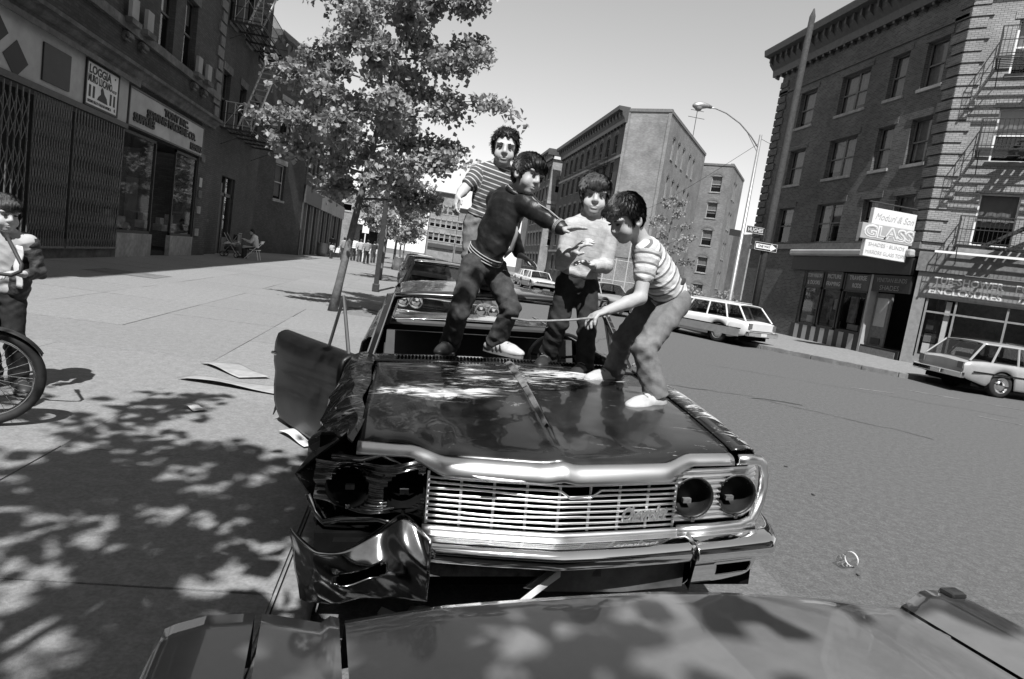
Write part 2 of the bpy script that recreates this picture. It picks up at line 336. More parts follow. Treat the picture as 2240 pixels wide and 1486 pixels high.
# ---------- left building with the two shops
TL = frame(-8.2, 0, 0, 1, 1, 0)
b1 = thing('shop_building', 'dark brick building with stone belt courses over gated club and sewing shop', 'building', (-8.2, 17, .15))
win = [(a, a+1.15, z, z+2.2) for a in (8.4, 11.6, 15.4, 21.7, 27-3.9+.6) for z in (6.5, 10.2) if a != 23.7]
wall(b1, TL, 3, 27.9, 5.2, 15, win, 'shade brick')
for h in win: window(b1, TL, *h, bf=.45, bm='curtain', sill='grime stone', lintel='grime stone', fm='dark paint')
cornice(b1, TL, 3, 27.6, 5.42, .34, .38, 'grime stone', 'belt_course')
MB(TL).box(3, 27.8, .003, .12, 6.22, 6.46).build('sill_course', 'grime stone', b1)
for s in (19.15, 20.15, 24.5, 25.55):
    p = MB(TL).box(s, s+.62, .125, .30, 6.36, 6.50).build('pedestal', 'grime stone', b1)
    MB(TL).box(s+.1, s+.52, .14, .24, 6.503, 7.05).build('panel', 'pale render', p)
    br = MB(TL)
    for k in range(9):
        a = k/8*math.pi*1.5; br.tube([TL.inverted() @ TL @ Vector((s+.15, .1+.07*math.cos(a), 6.05+.09*math.sin(a))), Vector((s+.47, .1+.07*math.cos(a), 6.05+.09*math.sin(a)))], .035, 5)
    br.build('scroll_bracket', 'grime stone', p)
tq = None
for i in range(21):      # quoins at the end of the building
    w_ = .75 if i % 2 else .5
    MB(TL).box(27.9-w_, 27.93, .003, .06, 5.6+i*.44, 5.6+i*.44+.36).build('quoin', 'dark stone', b1)
# shop fronts
MB(TL).box(3, 19.86, -.06, .05, 3.86, 5.0).build('fascia', 'fascia', b1)
for s, z in ((14.05, 4.55), (14.75, 4.15)): MB(TL).prism([(s-.42, .053, z), (s, .053, z-.36), (s+.42, .053, z), (s, .053, z+.36)], (0, .01, 0)).build('diamond', 'ink', b1)
MB(TL).box(15.65, 16.75, .053, .09, 3.98, 4.76).build('black_board', 'black paint', b1)
aw = MB(TL).box(3, 20.2, .05, .20, 5.0, 5.05); aw.box(3, 20.2, .19, .215, 4.93, 5.06); aw.build('awning_rail', 'grime stone', b1)
MB(TL).box(3, 19.9, -.02, .10, 3.72, 3.855).build('gate_box', 'dark paint', b1)
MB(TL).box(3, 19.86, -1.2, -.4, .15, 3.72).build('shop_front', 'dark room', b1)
wall(b1, TL, 3, 19.8, .15, .62, [], 'grime stone', name='plinth', t=-.05)
MB(TL).box(26.3, 27.9, -.3, 0, .15, 5.2).build('pier', 'shade brick', b1)
for z, m_ in ((.9, 'limestone'), (1.75, 'limestone'), (2.35, 'grime stone'), (3.7, 'grime stone')): MB(TL).box(26.45, 26.85, .003, .05, z, z+.28).build('stone_block', m_, b1)
MB(TL).box(26.5, 26.8, .01, .03, 2.75, 3.1).build('notice', 'sign grey', b1)
MB(TL).box(6, 27.9, -12, -.25, 14.9, 15).build('roof', 'roof tar', b1)
MB(TL).quad((27.9, 0, .15), (27.9, -12, .15), (27.9, -12, 15), (27.9, 0, 15)).build('end_wall', 'shade brick', b1)
cornice(b1, TL, 3, 27.9, 15.4, .9, .8, 'grime stone', brackets=0)
MB(TL).quad((3, 0, .15), (3, -12, .15), (3, -12, 15), (3, 0, 15)).build('end_wall', 'shade brick', b1)
# sewing shop
MB(TL).box(19.9, 22.4, -.12, .02, .15, .85).build('bulkhead', 'limestone', b1); MB(TL).box(24.0, 26.3, -.12, .02, .15, .85).build('bulkhead', 'limestone', b1)
MB(TL).add([(22.4, -.12, .15), (22.9, -1.1, .15), (22.9, -1.1, .85), (22.4, -.12, .85)], [(0, 1, 2, 3)]).build('bulkhead', 'limestone', b1)
for a, b in ((19.95, 22.35), (24.05, 26.25)):
    fr = MB(TL); fr.box(a, a+.06, -.1, -.03, .85, 3.75); fr.box(b-.06, b, -.1, -.03, .85, 3.75); fr.box(a, b, -.1, -.03, .853, .93); fr.box(a, b, -.1, -.03, 3.67, 3.75)
    f_ = fr.build('display_window', 'black paint', b1); MB(TL).quad((a, -.07, .9), (b, -.07, .9), (b, -.07, 3.7), (a, -.07, 3.7)).build('pane', 'shop glass', f_)
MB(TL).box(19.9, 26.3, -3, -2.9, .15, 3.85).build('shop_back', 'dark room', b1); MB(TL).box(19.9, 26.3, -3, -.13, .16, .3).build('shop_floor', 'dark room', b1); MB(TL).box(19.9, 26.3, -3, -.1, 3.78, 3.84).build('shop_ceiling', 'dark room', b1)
MB(TL).box(22.95, 23.9, -1.15, -1.08, .3, 2.6).build('door', 'dark paint', b1)
for k, (s, w, z, h) in enumerate([(20.3, .6, .95, .5), (21.2, .7, .95, .35), (24.5, .5, .95, .45), (25.3, .6, .95, .6), (23.0, .5, 1.0, .5)]):
    g = MB(TL); g.box(s, s+w, -.75, -.45, z, z+h*.5); g.box(s+w*.15, s+w*.85, -.7, -.55, z+h*.5, z+h); g.build('shop_goods', 'goods', b1)
def sign(name, label, T, s0, s1, z0, z1, t0, t1, m, rim=None, cat='sign', rot=None):
    loc = T @ Vector(((s0+s1)/2, t0, z0)); o = thing(name, label, cat, tuple(loc))
    MB(T).box(s0, s1, t0, t1, z0, z1).build('board', m, o, bevel=.008)
    if rim:
        r = MB(T); w = .05; r.box(s0-w, s1+w, t0, t1+.015, z0-w, z0); r.box(s0-w, s1+w, t0, t1+.015, z1, z1+w); r.box(s0-w, s0, t0, t1+.015, z0, z1); r.box(s1, s1+w, t0, t1+.015, z0, z1); r.build('rim', rim, o)
    return o
lg = sign('club_sign', 'white sign with black lettering and statue shape above the folding gates', TL, 17.5, 19.15, 3.92, 4.90, .055, .085, 'sign white', 'black paint')
tf = lambda s, z: text_frame(TL, s, .088, z)
text('LOGGIA', .27, tf(18.15, 4.74), 'ink', lg, width=1.15, bold=.008); text('"', .2, tf(18.95, 4.74), 'ink', lg); text('MURO LUCANO', .25, tf(18.18, 4.53), 'ink', lg, width=1.25, bold=.006); text('N.237', .1, tf(18.95, 4.47), 'ink', lg)
text('ORDINE FIGLI D ITALIA IN AMERICA', .1, tf(18.2, 4.0), 'ink', lg, width=1.25); text('*', .2, tf(19.02, 3.98), 'ink', lg)
st = MB(TL)
for a in (17.62, 17.82, 18.72, 18.92): st.box(a, a+.1, .086, .09, 4.1, 4.38)
st.prism([(18.05, .086, 4.1), (18.62, .086, 4.08), (18.55, .086, 4.22), (18.42, .086, 4.3), (18.34, .086, 4.42), (18.27, .086, 4.44), (18.22, .086, 4.36), (18.24, .086, 4.26), (18.12, .086, 4.18)], (0, .004, 0)); st.build('emblem', 'ink', lg)
sg = sign('shop_sign', 'stained pale fascia sign with raised black sewing shop letters', TL, 19.95, 26.3, 3.88, 4.86, .02, .07, 'fascia', 'dark paint')
for body, s, z, sz, w in (('TONY INC.', 23.5, 4.66, .3, 2.2), ('SEWING MACHINE CO.', 23.25, 4.38, .32, 4.3), ('SUPPLIES', 20.95, 4.12, .32, 1.5), ('REPAIRS', 25.55, 4.05, .3, 1.2)): text(body, sz, text_frame(TL, s, .09, z), 'ink', sg, width=w, bold=.012, depth=.02)
# folding gates
gl = ['leftmost', 'middle', 'right']
def gate(s0, s1, lab, dz, nb):
    g = thing('folding_gate', lab, 'gate', tuple(TL @ Vector(((s0+s1)/2, .05, .3))), group='folding security gates'); tm = None
    for i in range(nb):
        s = s0+(s1-s0)*(i+.5)/nb
        b = MB(TL).box(s-.013, s+.013, .03, .055, .45, 3.7)
        b.build('gate_bar', 'gate metal', g)
    la = MB(TL); sp = (s1-s0)/nb; H = .42
    for z in np.arange(.5+dz, 3.5, 1.02):
        for i in range(nb-1):
            a = s0+sp*(i+.5)
            for zz in (z, z+H):
                for p, q in (((a, zz), (a+sp, zz+H)), ((a+sp, zz), (a, zz+H))): la.tube([(p[0], .065, p[1]), (q[0], .065, q[1])], .009, 4, False)
    la.build('lattice', 'gate metal', g); MB(TL).box(s0, s1, .02, .07, .40, .45).build('bottom_rail', 'gate metal', g)
    return g
gate(12.2, 15.4, 'wide open-mesh folding steel gate farthest from the sewing shop', .1, 15); gate(15.45, 17.05, 'tightly folded steel gate below the black board', .3, 15); gate(17.12, 19.84, 'folding steel gate next to the sewing shop window', .0, 19)
# ---------- tenement with fire escape
b2 = thing('tenement', 'dark brick tenement carrying the iron fire escape beside the shop building', 'building', (-8.4, 32, .15))
T2 = frame(-8.4, 0, 0, 1, 1, 0)
h2 = [(28.15, 28.5, 1.6, 3.5), (30.1, 32.2, .15, 3.55)]+[(a, a+1.05, z, z+2.1) for a in (29.0, 31.6, 34.2) for z in (5.6, 9.6)]
wall(b2, T2, 27.95, 36.2, .15, 13.2, h2, 'shade brick')
for h in h2[2:]: window(b2, T2, *h, bf=.4, bm='curtain', sill='grime stone', lintel='grime stone', fm='dark paint')
window(b2, T2, *h2[0], bf=0, sill='grime stone', fm='iron')
dr = MB(T2); dr.box(30.1, 31.0, -.22, -.15, .15, 2.7); dr.box(30.1, 32.2, -.2, -.1, 2.7, 2.85); dr.box(31.0, 31.15, -.2, -.1, .15, 3.55); dr.box(32.05, 32.2, -.2, -.1, .15, 3.55); do = dr.build('door', 'dark paint', b2)
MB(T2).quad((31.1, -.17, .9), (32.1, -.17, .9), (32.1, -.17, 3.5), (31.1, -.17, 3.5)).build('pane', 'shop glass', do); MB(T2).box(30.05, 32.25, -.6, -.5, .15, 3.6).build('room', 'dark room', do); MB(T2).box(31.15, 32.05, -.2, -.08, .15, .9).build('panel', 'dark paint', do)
MB(T2).box(31.2, 32.0, -.4, -.35, 1.0, 3.3).build('curtain', 'curtain', do)
MB(T2).quad((36.2, 0, .15), (36.2, -10, .15), (36.2, -10, 13.2), (36.2, 0, 13.2)).build('end_wall', 'shade brick', b2); MB(T2).box(27.95, 36.2, -10, -.22, 13.1, 13.2).build('roof', 'roof tar', b2)
cornice(b2, T2, 27.95, 36.2, 13.7, .7, .6, 'grime stone')
def fire_escape(label, T, s0, s1, levels, out, m, rail, ladder=True, loc=None):
    o = thing('fire_escape', label, 'fire escape', tuple(T @ Vector(((s0+s1)/2, 0, levels[0]))))
    for li, z in enumerate(levels):
        p = MB(T); n = int((s1-s0)/.09)
        for i in range(7): t = .06+(out-.06)*i/6; p.box(s0, s1, t-.03, t+.03, z, z+.025)
        for i in range(5): s = s0+(s1-s0)*i/4; p.box(s-.03, s+.03, .02, out+.04, z-.07, z-.002)
        pl = p.build('platform', m, o)
        for s in (s0+.1, s1-.1): MB(T).tube([(s, .02, z-.7), (s, out, z-.05)], .018, 5).build('brace', m, pl)
        r = MB(T); H = 1.05
        for zz in (z+.12, z+H*.55, z+H): r.tube([(s0, .03, zz), (s0, out, zz), (s1, out, zz), (s1, .03, zz)], .018, 5)
        k = int((s1-s0)/.13)
        for i in range(k+1): s = s0+(s1-s0)*i/k; r.tube([(s, out, z), (s, out, z+H)], .008, 4)
        r.build('railing', m, pl)
        e = MB(T)
        for t in np.linspace(.15, out, 4): e.tube([(s0, t, z), (s0, t, z+H)], .016, 5)
        e.tube([(s0, .15, z+.1), (s0, out*.6, z+H)], .009, 4); e.tube([(s0, out, z+.1), (s0, out*.4, z+H)], .009, 4); e.tube([(s0, .1, z+H), (s0, out, z+H)], .022, 5)
        e.build('end_rail', rail, pl)
        if ladder and li < len(levels)-1:
            z2 = levels[li+1]; a, b = s0+.7, s1-.5; l = MB(T)
            for t in (out*.35, out*.85):
                l.add([(a, t-.02, z), (a+.16, t-.02, z), (b+.16, t-.02, z2), (b, t-.02, z2), (a, t+.02, z), (a+.16, t+.02, z), (b+.16, t+.02, z2), (b, t+.02, z2)], [(0, 1, 2, 3), (7, 6, 5, 4), (0, 4, 5, 1), (2, 6, 7, 3), (1, 5, 6, 2), (0, 3, 7, 4)])
            for i in range(1, 13): f = i/13; l.box(a+(b-a)*f-.02, a+(b-a)*f+.18, out*.35, out*.85, z+(z2-z)*f, z+(z2-z)*f+.02)
            l.build('stair', rail, o)
    return o
fire_escape('black iron fire escape with pale rails on the dark tenement', T2, 29.2, 34.6, [5.45, 9.7, 13.9], 1.2, 'iron', 'iron pale')
# ---------- angled brick house and the row of shops behind it
A, B = Vector((-8.9, 38.2, 0)), Vector((-7.35, 44.4, 0)); d = (B-A).normalized(); T3 = frame(A.x, A.y, d.x, d.y, d.y, -d.x); LL = (B-A).length
b3 = thing('brick_house', 'dark brick house set at an angle with one pale blind window over the pavement', 'building', (A.x, A.y, .15))
wh = [(2.2, 3.5, 3.35, 5.4), (2.2, 3.5, 7.0, 9.0)]
wall(b3, T3, 0, LL, .15, 11.2, wh, 'shade brick')
window(b3, T3, *wh[0], bf=1, bm='blind', sill='limestone', lintel='limestone', fm='pale frame'); window(b3, T3, *wh[1], bf=.6, sill='limestone', lintel='limestone', fm='pale frame')
cornice(b3, T3, 0, LL, 12.2, 1.1, .7, 'dark stone', brackets=9); MB(T3).quad((0, 0, .15), (0, -9, .15), (0, -9, 11.2), (0, 0, 11.2)).build('end_wall', 'dark brick', b3)
MB(T3).box(0, LL, -9, -.1, 11.2, 11.3).build('roof', 'roof tar', b3)
T4 = frame(-7.3, 44.45, 0, 1, 1, 0)
rows = [(0, 7.5, 12.6, 'grimy brick shop house with plain timber shopfront beyond the angled house', 'dark brick', 'dark paint'), (7.55, 15, 13.2, 'brick house with pale awning boards above its shop', 'shade brick', 'grey paint'), (15.05, 24, 12.4, 'tall narrow-windowed row house near the far end of the pavement', 'dark brick', 'dark paint')]
for a, b, H, lab, bm_, pm in rows:
    o = thing('row_house', lab, 'building', tuple(T4 @ Vector(((a+b)/2, 0, .15))), group='row houses along the left pavement')
    hs = [(x, x+1.0, z, z+2.0) for x in np.arange(a+.5, b-1, 1.75) for z in (5.6, 9.2)]
    wall(o, T4, a, b, 4.7, H-.4, hs, bm_)
    for h in hs: window(o, T4, *h, bf=.5, bm='curtain', sill='limestone', lintel=None, fm='window frame')
    MB(T4).box(a, b, -.05, .12, 3.6, 4.75).build('fascia', pm if a < 7 else 'fascia', o)
    MB(T4).box(a, b, -.7, -.6, .15, 3.6).build('shop_front', 'dark room', o)
    for k, x in enumerate(np.linspace(a+.15, b-.15, 6)): MB(T4).box(x-.13, x+.13, -.3, .02, .15, 3.6).build('pilaster', 'grey paint' if k % 2 else 'dark paint', o)
    for x in np.linspace(a+.15, b-.15, 6)[:-1]: MB(T4).quad((x+.13, -.2, .8), (x+(b-a)/5-.17, -.2, .8), (x+(b-a)/5-.17, -.2, 3.5), (x+.13, -.2, 3.5)).build('pane', 'shop glass', o)
    cornice(o, T4, a, b, H, .8, .6, 'dark stone'); MB(T4).box(a, b, -9, -.1, H-.5, H-.4).build('roof', 'roof tar', o)
    MB(T4).quad((a, 0, .15), (a, -9, .15), (a, -9, H-.4), (a, 0, H-.4)).build('end_wall', bm_, o)
# pale shop that closes the pavement
ws = thing('corner_shop', 'sunlit pale shop with flat white awning closing the end of the pavement', 'building', (-5.6, 77, .15)); TW = frame(-9.5, 77, 1, 0, 0, -1)
wall(ws, TW, 0, 6.2, .15, 7.5, [(3.4, 5.4, .6, 3.0), (1, 2.2, 4.9, 6.5), (3.6, 4.8, 4.9, 6.5)], 'pale brick'); MB(TW).box(2.6, 6.3, .003, 1.3, 3.6, 4.2).build('awning', 'white paint', ws); MB(TW).box(3.3, 5.5, -.5, -.4, .5, 3.1).build('shop_front', 'dark room', ws)
for s in (1, 3.6): window(ws, TW, s, s+1.2, 4.9, 6.5, fm='pale frame')
MB(TW).box(0, 6.2, -8, -.2, 7.4, 7.5).build('roof', 'roof tar', ws); MB(TW).quad((6.2, 0, .15), (6.2, -8, .15), (6.2, -8, 7.5), (6.2, 0, 7.5)).build('side_wall', 'mid brick', ws)
# ---------- far end of the street
def block(name, label, x0, x1, y0, y1, H, bm_, cols, floors, cm='dark stone', z0=.15, shop=True, grp=None):
    o = thing(name, label, 'building', ((x0+x1)/2, y0, z0), group=grp); T = frame(x0, y0, 1, 0, 0, -1); w = x1-x0
    hs = [(w*(i+.5)/cols-.55, w*(i+.5)/cols+.55, 4.6+j*3.2, 6.4+j*3.2) for i in range(cols) for j in range(floors)]
    wall(o, T, 0, w, z0, H, hs, bm_)
    for h in hs: window(o, T, *h, bf=.5, sill='limestone', lintel='limestone', fm='pale frame')
    cornice(o, T, 0, w, H+.5, .8, .7, cm)
    if shop: MB(T).box(.2, w-.2, .003, .5, 3.0, 3.9).build('awning', 'dark paint', o)
    for x in (0, w): MB(T).quad((x, 0, z0), (x, -(y1-y0), z0), (x, -(y1-y0), H), (x, 0, H)).build('side_wall', bm_, o)
    MB(T).quad((0, -.05, H), (w, -.05, H), (w, -(y1-y0), H), (0, -(y1-y0), H)).build('roof', 'roof tar', o)
    return o
block('far_house', 'five storey pale house with dark cornice at the far end of the street', 3.2, 9.7, 155, 170, 15.5, 'pale brick', 5, 3)
block('far_house', 'lower brick house with blank upper wall beside the pale far house', 9.8, 15.2, 155, 170, 12.5, 'mid brick', 4, 2)
block('far_house', 'small sunlit building past the tenements on the right of the street', 22.5, 30, 128, 140, 20, 'pale brick', 4, 4)
# ---------- corner block in the middle distance (street front, chamfer, long side, rear wing)
m1 = thing('corner_tenement', 'five storey brick tenement with blank pale end wall and heavy dark cornice', 'building', (22.5, 61.6, .15))
TM = frame(19.3, 0, 0, 1, -1, 0)
hm = [(66.2+i*2.75+.2, 66.2+i*2.75+1.35, z, z+1.9) for i in range(9) for z in (1.9, 5.2, 8.5, 11.8, 14.6)]
wall(m1, TM, 64.2, 92, .15, 17.2, hm, 'dark brick')
for h in hm: window(m1, TM, *h, bf=.35, bm='curtain', sill='dark stone', lintel='dark stone', fm='window frame', arch=h[2] > 14)
cornice(m1, TM, 64.0, 92.2, 18.7, 1.5, 1.1, 'dark paint', brackets=26)
for z in (4.3, 13.9): MB(TM).box(64.2, 92, .003, .12, z, z+.25).build('belt_course', 'limestone', m1)
TA = frame(19.3, 64.15, .783, -.622, -.622, -.783)
wall(m1, TA, 0, 4.4, .15, 18.3, [], 'pale brick', name='end_wall'); MB(TA).box(-.05, 4.45, -.3, .1, 18.303, 18.6).build('coping', 'dark stone', m1); MB(TA).box(.35, 4.05, .003, .05, 4.0, 17.4).build('render_panel', 'pale brick', m1)
for s in (-.05, 4.15): MB(TA).box(s, s+.3, .003, .12, .15, 18.2).build('pilaster', 'pale brick', m1)
TB = frame(22.75, 61.4, .577, .817, .817, -.577)
hb = [(s, s+.75, z, z+2.0) for s in (2.2, 4.6, 7.0, 10.3, 12.6) for z in (2.6, 6.6, 10.6, 14.4)]
wall(m1, TB, 0, 18.7, .15, 18.2, hb, 'mid brick')
for h in hb: window(m1, TB, *h, bf=.8, bm='blind', sill='limestone', lintel='dark stone', fm='pale frame', arch=True)
MB(TB).box(0, 18.7, -.3, .08, 18.203, 18.5).build('coping', 'dark stone', m1)
MB().add([(19.35, 64.3, 18.15), (22.8, 61.5, 18.15), (33.5, 76.6, 18.15), (33, 92, 18.15), (19.35, 92, 18.15)], [(0, 1, 2, 3, 4)]).build('roof', 'roof tar', m1)
MB(TM).quad((92, 0, .15), (92, -14, .15), (92, -14, 18.2), (92, 0, 18.2)).build('side_wall', 'dark brick', m1)
an = MB(); an.tube([(30, 73, 18.1), (30, 73, 22.5)], .04, 5); an.tube([(29.2, 73, 22.2), (30.8, 73, 22.2)], .03, 4); an.tube([(29, 73, 21.4), (31, 73, 21.4)], .03, 4); an.build('aerial', 'iron', m1)
fe = fire_escape('small dark iron balcony escape high on the corner tenement', TM, 68.5, 73, [6.2, 10.0, 13.6], 1.1, 'iron', 'iron', ladder=True)
TR = frame(34.4, 77.9, .783, -.622, -.622, -.783); TS = frame(36.95, 75.85, .577, .817, .817, -.577)
m2 = thing('rear_wing', 'brick rear wing with one column of arched white windows behind the corner tenement', 'building', (36.9, 75.9, .15))
hr_ = [(1.0, 2.25, z, z+1.9) for z in (.8, 4.2, 7.6, 11.0, 14.2)]; hs_ = [(s, s+.7, z, z+2) for s in (3.2, 4.6) for z in (2.6, 6.4, 10.2, 14)]
wall(m2, TR, -7, 3.3, .15, 17.4, hr_, 'mid brick'); wall(m2, TS, 0, 10.7, .15, 17.5, hs_, 'mid brick')
for h in hr_: window(m2, TR, *h, bf=.7, bm='blind', sill='limestone', lintel='dark stone', fm='pale frame', arch=True)
for h in hs_: window(m2, TS, *h, bf=.8, bm='blind', sill='limestone', lintel='dark stone', fm='pale frame', arch=True)
MB(TR).box(-7, 3.35, -.3, .08, 17.403, 17.65).build('coping', 'dark stone', m2); MB(TS).box(0, 10.7, -.3, .08, 17.503, 17.75).build('coping', 'dark stone', m2)
MB().add([(34.4, 77.9, 17.3), (36.9, 75.9, 17.3), (43.1, 84.6, 17.3), (38, 90, 17.3)], [(0, 1, 2, 3)]).build('roof', 'roof tar', m2)
m3 = thing('street_tenement', 'tenement standing forward with sunlit pale side bay beyond the corner tenement', 'building', (18.6, 94, .15))
TN = frame(18.3, 0, 0, 1, -1, 0); hn = [(95+i*2.5, 96.1+i*2.5, z, z+1.9) for i in range(5) for z in (1.9, 5.2, 8.5, 11.8, 14.8)]
wall(m3, TN, 94, 108, .15, 17.6, hn, 'dark brick')
for h in hn: window(m3, TN, *h, bf=.35, bm='curtain', sill='dark stone', lintel='dark stone')
TQ = frame(18.3, 94, 1, 0, 0, -1); wall(m3, TQ, 0, 3.5, .15, 17.6, [(.9, 2, z, z+2) for z in (5.2, 8.5, 12.9)], 'pale brick')
for z in (5.2, 8.5, 12.9): window(m3, TQ, .9, 2, z, z+2, bf=.5, lintel='dark stone', fm='pale frame', arch=z > 12)
cornice(m3, TN, 93.6, 108, 18.9, 1.3, .9, 'dark paint', brackets=12); MB(TQ).box(-.9, 3.5, .0, .6, 18.0, 18.88).build('cornice_return', 'dark paint', m3); MB(TQ).box(0, 3.5, .003, .15, 11.2, 11.6).build('belt_course', 'limestone', m3)
MB(TN).quad((94, -.1, 17.6), (108, -.1, 17.6), (108, -12, 17.6), (94, -12, 17.6)).build('roof', 'roof tar', m3)
# low pale building seen between the lamp post and the corner shop
block('low_house', 'low pale rear building glimpsed past the street lamp', 52, 66, 96, 104, 12, 'pale brick', 5, 3, shop=False)
# ---------- right corner building with the glass shop
TC = frame(19.4, 0, 0, 1, -1, 0)
c1 = thing('corner_building', 'four storey brick corner building with heavy bracketed cornice above the glass shop', 'building', (19.4, 28, .15))
cols = [(32.0, 33.4, 0), (28.0, 30.0, 1), (25.65, 26.65, 0), (23.6, 24.7, 0)]
hc = [(a, b, z, z+1.85, dbl) for a, b, dbl in cols for z in (4.95, 8.05, 11.1)]
wall(c1, TC, 22.74, 35.65, 4.6, 14.7, [h[:4] for h in hc], 'corner brick')
for a, b, z, z1, dbl in hc: window(c1, TC, a, b, z, z1, bf=.55 if z < 6 else .85, bm='curtain', sill='limestone' if z > 5 else None, lintel='corner brick', fm='window frame', double=bool(dbl), d=.2)
MB(TC).box(22.8, 35.6, .003, .07, 13.35, 13.47).build('string_course', 'corner brick', c1); MB(TC).box(22.74, 35.65, .003, .10, 4.6, 4.86).build('belt_course', 'dark stone', c1)
cornice(c1, TC, 22.2, 36.4, 15.85, 1.35, 1.05, 'dark paint', brackets=26, bm='dark paint')
for i in range(22):
    MB(TC).box(22.74, 23.3 if i % 2 else 23.45, .003, .07, 4.9+i*.42, 4.9+i*.42+.34).build('quoin', 'corner brick', c1); MB(TC).box(34.95 if i % 2 else 34.8, 35.67, .003, .07, 4.9+i*.42, 4.9+i*.42+.34).build('quoin', 'corner brick', c1)
wall(c1, TC, 29.95, 35.65, .15, 4.6, [], 'corner brick', name='ground_wall')
TD = frame(19.4, 22.74, .707, -.707, -.707, -.707)
hd = [(1.5, 2.75, z, z+1.95) for z in (4.9, 8.0, 11.15)]+[(5.2, 6.4, z, z+1.95) for z in (4.9, 8.0, 11.15)]
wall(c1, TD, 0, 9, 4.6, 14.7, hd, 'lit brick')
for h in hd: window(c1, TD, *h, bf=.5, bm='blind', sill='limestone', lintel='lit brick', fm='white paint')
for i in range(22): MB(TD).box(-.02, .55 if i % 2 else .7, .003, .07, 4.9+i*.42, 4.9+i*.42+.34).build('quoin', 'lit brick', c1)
cornice(c1, TD, -.5, 9, 15.85, 1.35, 1.05, 'dark paint', brackets=16); MB(TD).box(.9, 3.4, .003, .1, 4.6, 4.85).build('belt_course', 'limestone', c1)
MB(TC).quad((35.65, 0, .15), (35.65, -12, .15), (35.65, -12, 14.2), (35.65, 0, 14.2)).build('end_wall', 'corner brick', c1)
MB().add([(19.45, 35.6, 14.1), (19.45, 22.8, 14.1), (25.7, 16.5, 14.1), (34, 25, 14.1), (31, 35.6, 14.1)], [(0, 1, 2, 3, 4)]).build('roof', 'roof tar', c1)
# glass shop front on the street side
MB(TC).box(22.9, 31.2, .003, .3, 4.25, 4.55).build('awning_box', 'pale render', c1, bevel=.08)
MB(TC).box(22.9, 31.0, -.05, .12, 3.55, 4.22).build('fascia', 'black paint', c1)
MB(TC).box(22.74, 29.95, -2.2, -2.1, .15, 4.6).build('shop_back', 'dark room', c1); MB(TC).box(22.74, 29.95, -2.2, 0, .16, .5).build('shop_floor', 'dark room', c1)
bays = [(28.35, 29.75), (26.9, 28.25), (25.1, 26.8)]
for a, b in bays:
    f = MB(TC); f.box(a, a+.08, -.1, .03, .9, 3.5); f.box(b-.08, b, -.1, .03, .9, 3.5); f.box(a, b, -.1, .03, .85, .95); f.box(a, b, -.1, .03, 2.68, 2.76); fo = f.build('display_window', 'black paint', c1)
    MB(TC).box(a+.08, b-.08, -.06, .0, 2.763, 3.48).build('transom', 'dark paint', fo); MB(TC).quad((a+.05, -.03, .93), (b-.05, -.03, .93), (b-.05, -.03, 2.7), (a+.05, -.03, 2.7)).build('pane', 'shop glass', fo)
for (a, b), ls in zip(bays, (('STORM WINDOWS', '& DOORS'), ('PICTURE', 'FRAMING'), ('TRAVERSE', 'RODS'))):
    for k, l in enumerate(ls): text(l, .27, text_frame(TC, (a+b)/2, .004, 3.3-k*.34, True), 'letter grey', c1, width=min(b-a-.25, .14*len(l)), bold=.004)
tn = 0
for s in np.arange(25.12, 29.9, .34):
    MB(TC).box(s, s+.335, -.08, .02+.002*(tn % 2), .15, .85).build('stall_panel', 'letter grey' if tn % 2 else 'black paint', c1); tn += 1
for s, w, z, h, m_ in [(29.2, .5, 1.0, .35, 'white paint'), (28.6, .4, 1.9, .5, 'goods'), (28.9, .6, 1.7, .7, 'goods'), (27.3, .5, 1.8, .5, 'letter grey'), (27.9, .3, 1.0, 1.3, 'goods'), (27.2, .8, 1.0, .3, 'grey paint'), (26.2, .5, 1.3, 1.2, 'goods'), (25.4, .3, 1.0, 1.6, 'grey paint'), (25.9, .7, 1.0, .25, 'letter grey')]:
    MB(TC).box(s, s+w, -.5, -.42, z, z+h).build('shop_goods', m_, c1)
# entrance splayed at the corner
dr = MB(TC); dr.box(24.0, 24.95, -.35, -.28, .45, 2.75); do = dr.build('door', 'dark stone', c1)
MB(TC).box(24.15, 24.8, -.278, -.26, 1.35, 2.55).build('door_glass', 'letter grey', do); MB(TC).box(24.2, 24.75, -.278, -.25, .6, .85).build('letter_slot', 'black paint', do)
MB(TC).box(24.97, 25.1, -.35, .03, .15, 3.5).build('pier', 'pale render', c1); MB(TC).box(22.9, 25.1, -.3, .02, .15, .42).build('step', 'concrete', c1)
MB(TC).box(22.8, 24.0, -1.4, -1.3, .15, 3.5).build('lobby_back', 'black paint', c1); MB(TC).box(22.85, 25.0, -.12, .02, 2.8, 3.5).build('transom', 'black paint', c1)
text('VENETIAN BLINDS', .25, text_frame(TC, 23.9, .025, 3.28, True), 'grey paint', c1, width=1.7); text('SHADES', .28, text_frame(TC, 23.95, .025, 2.96, True), 'grey paint', c1, width=1.1)
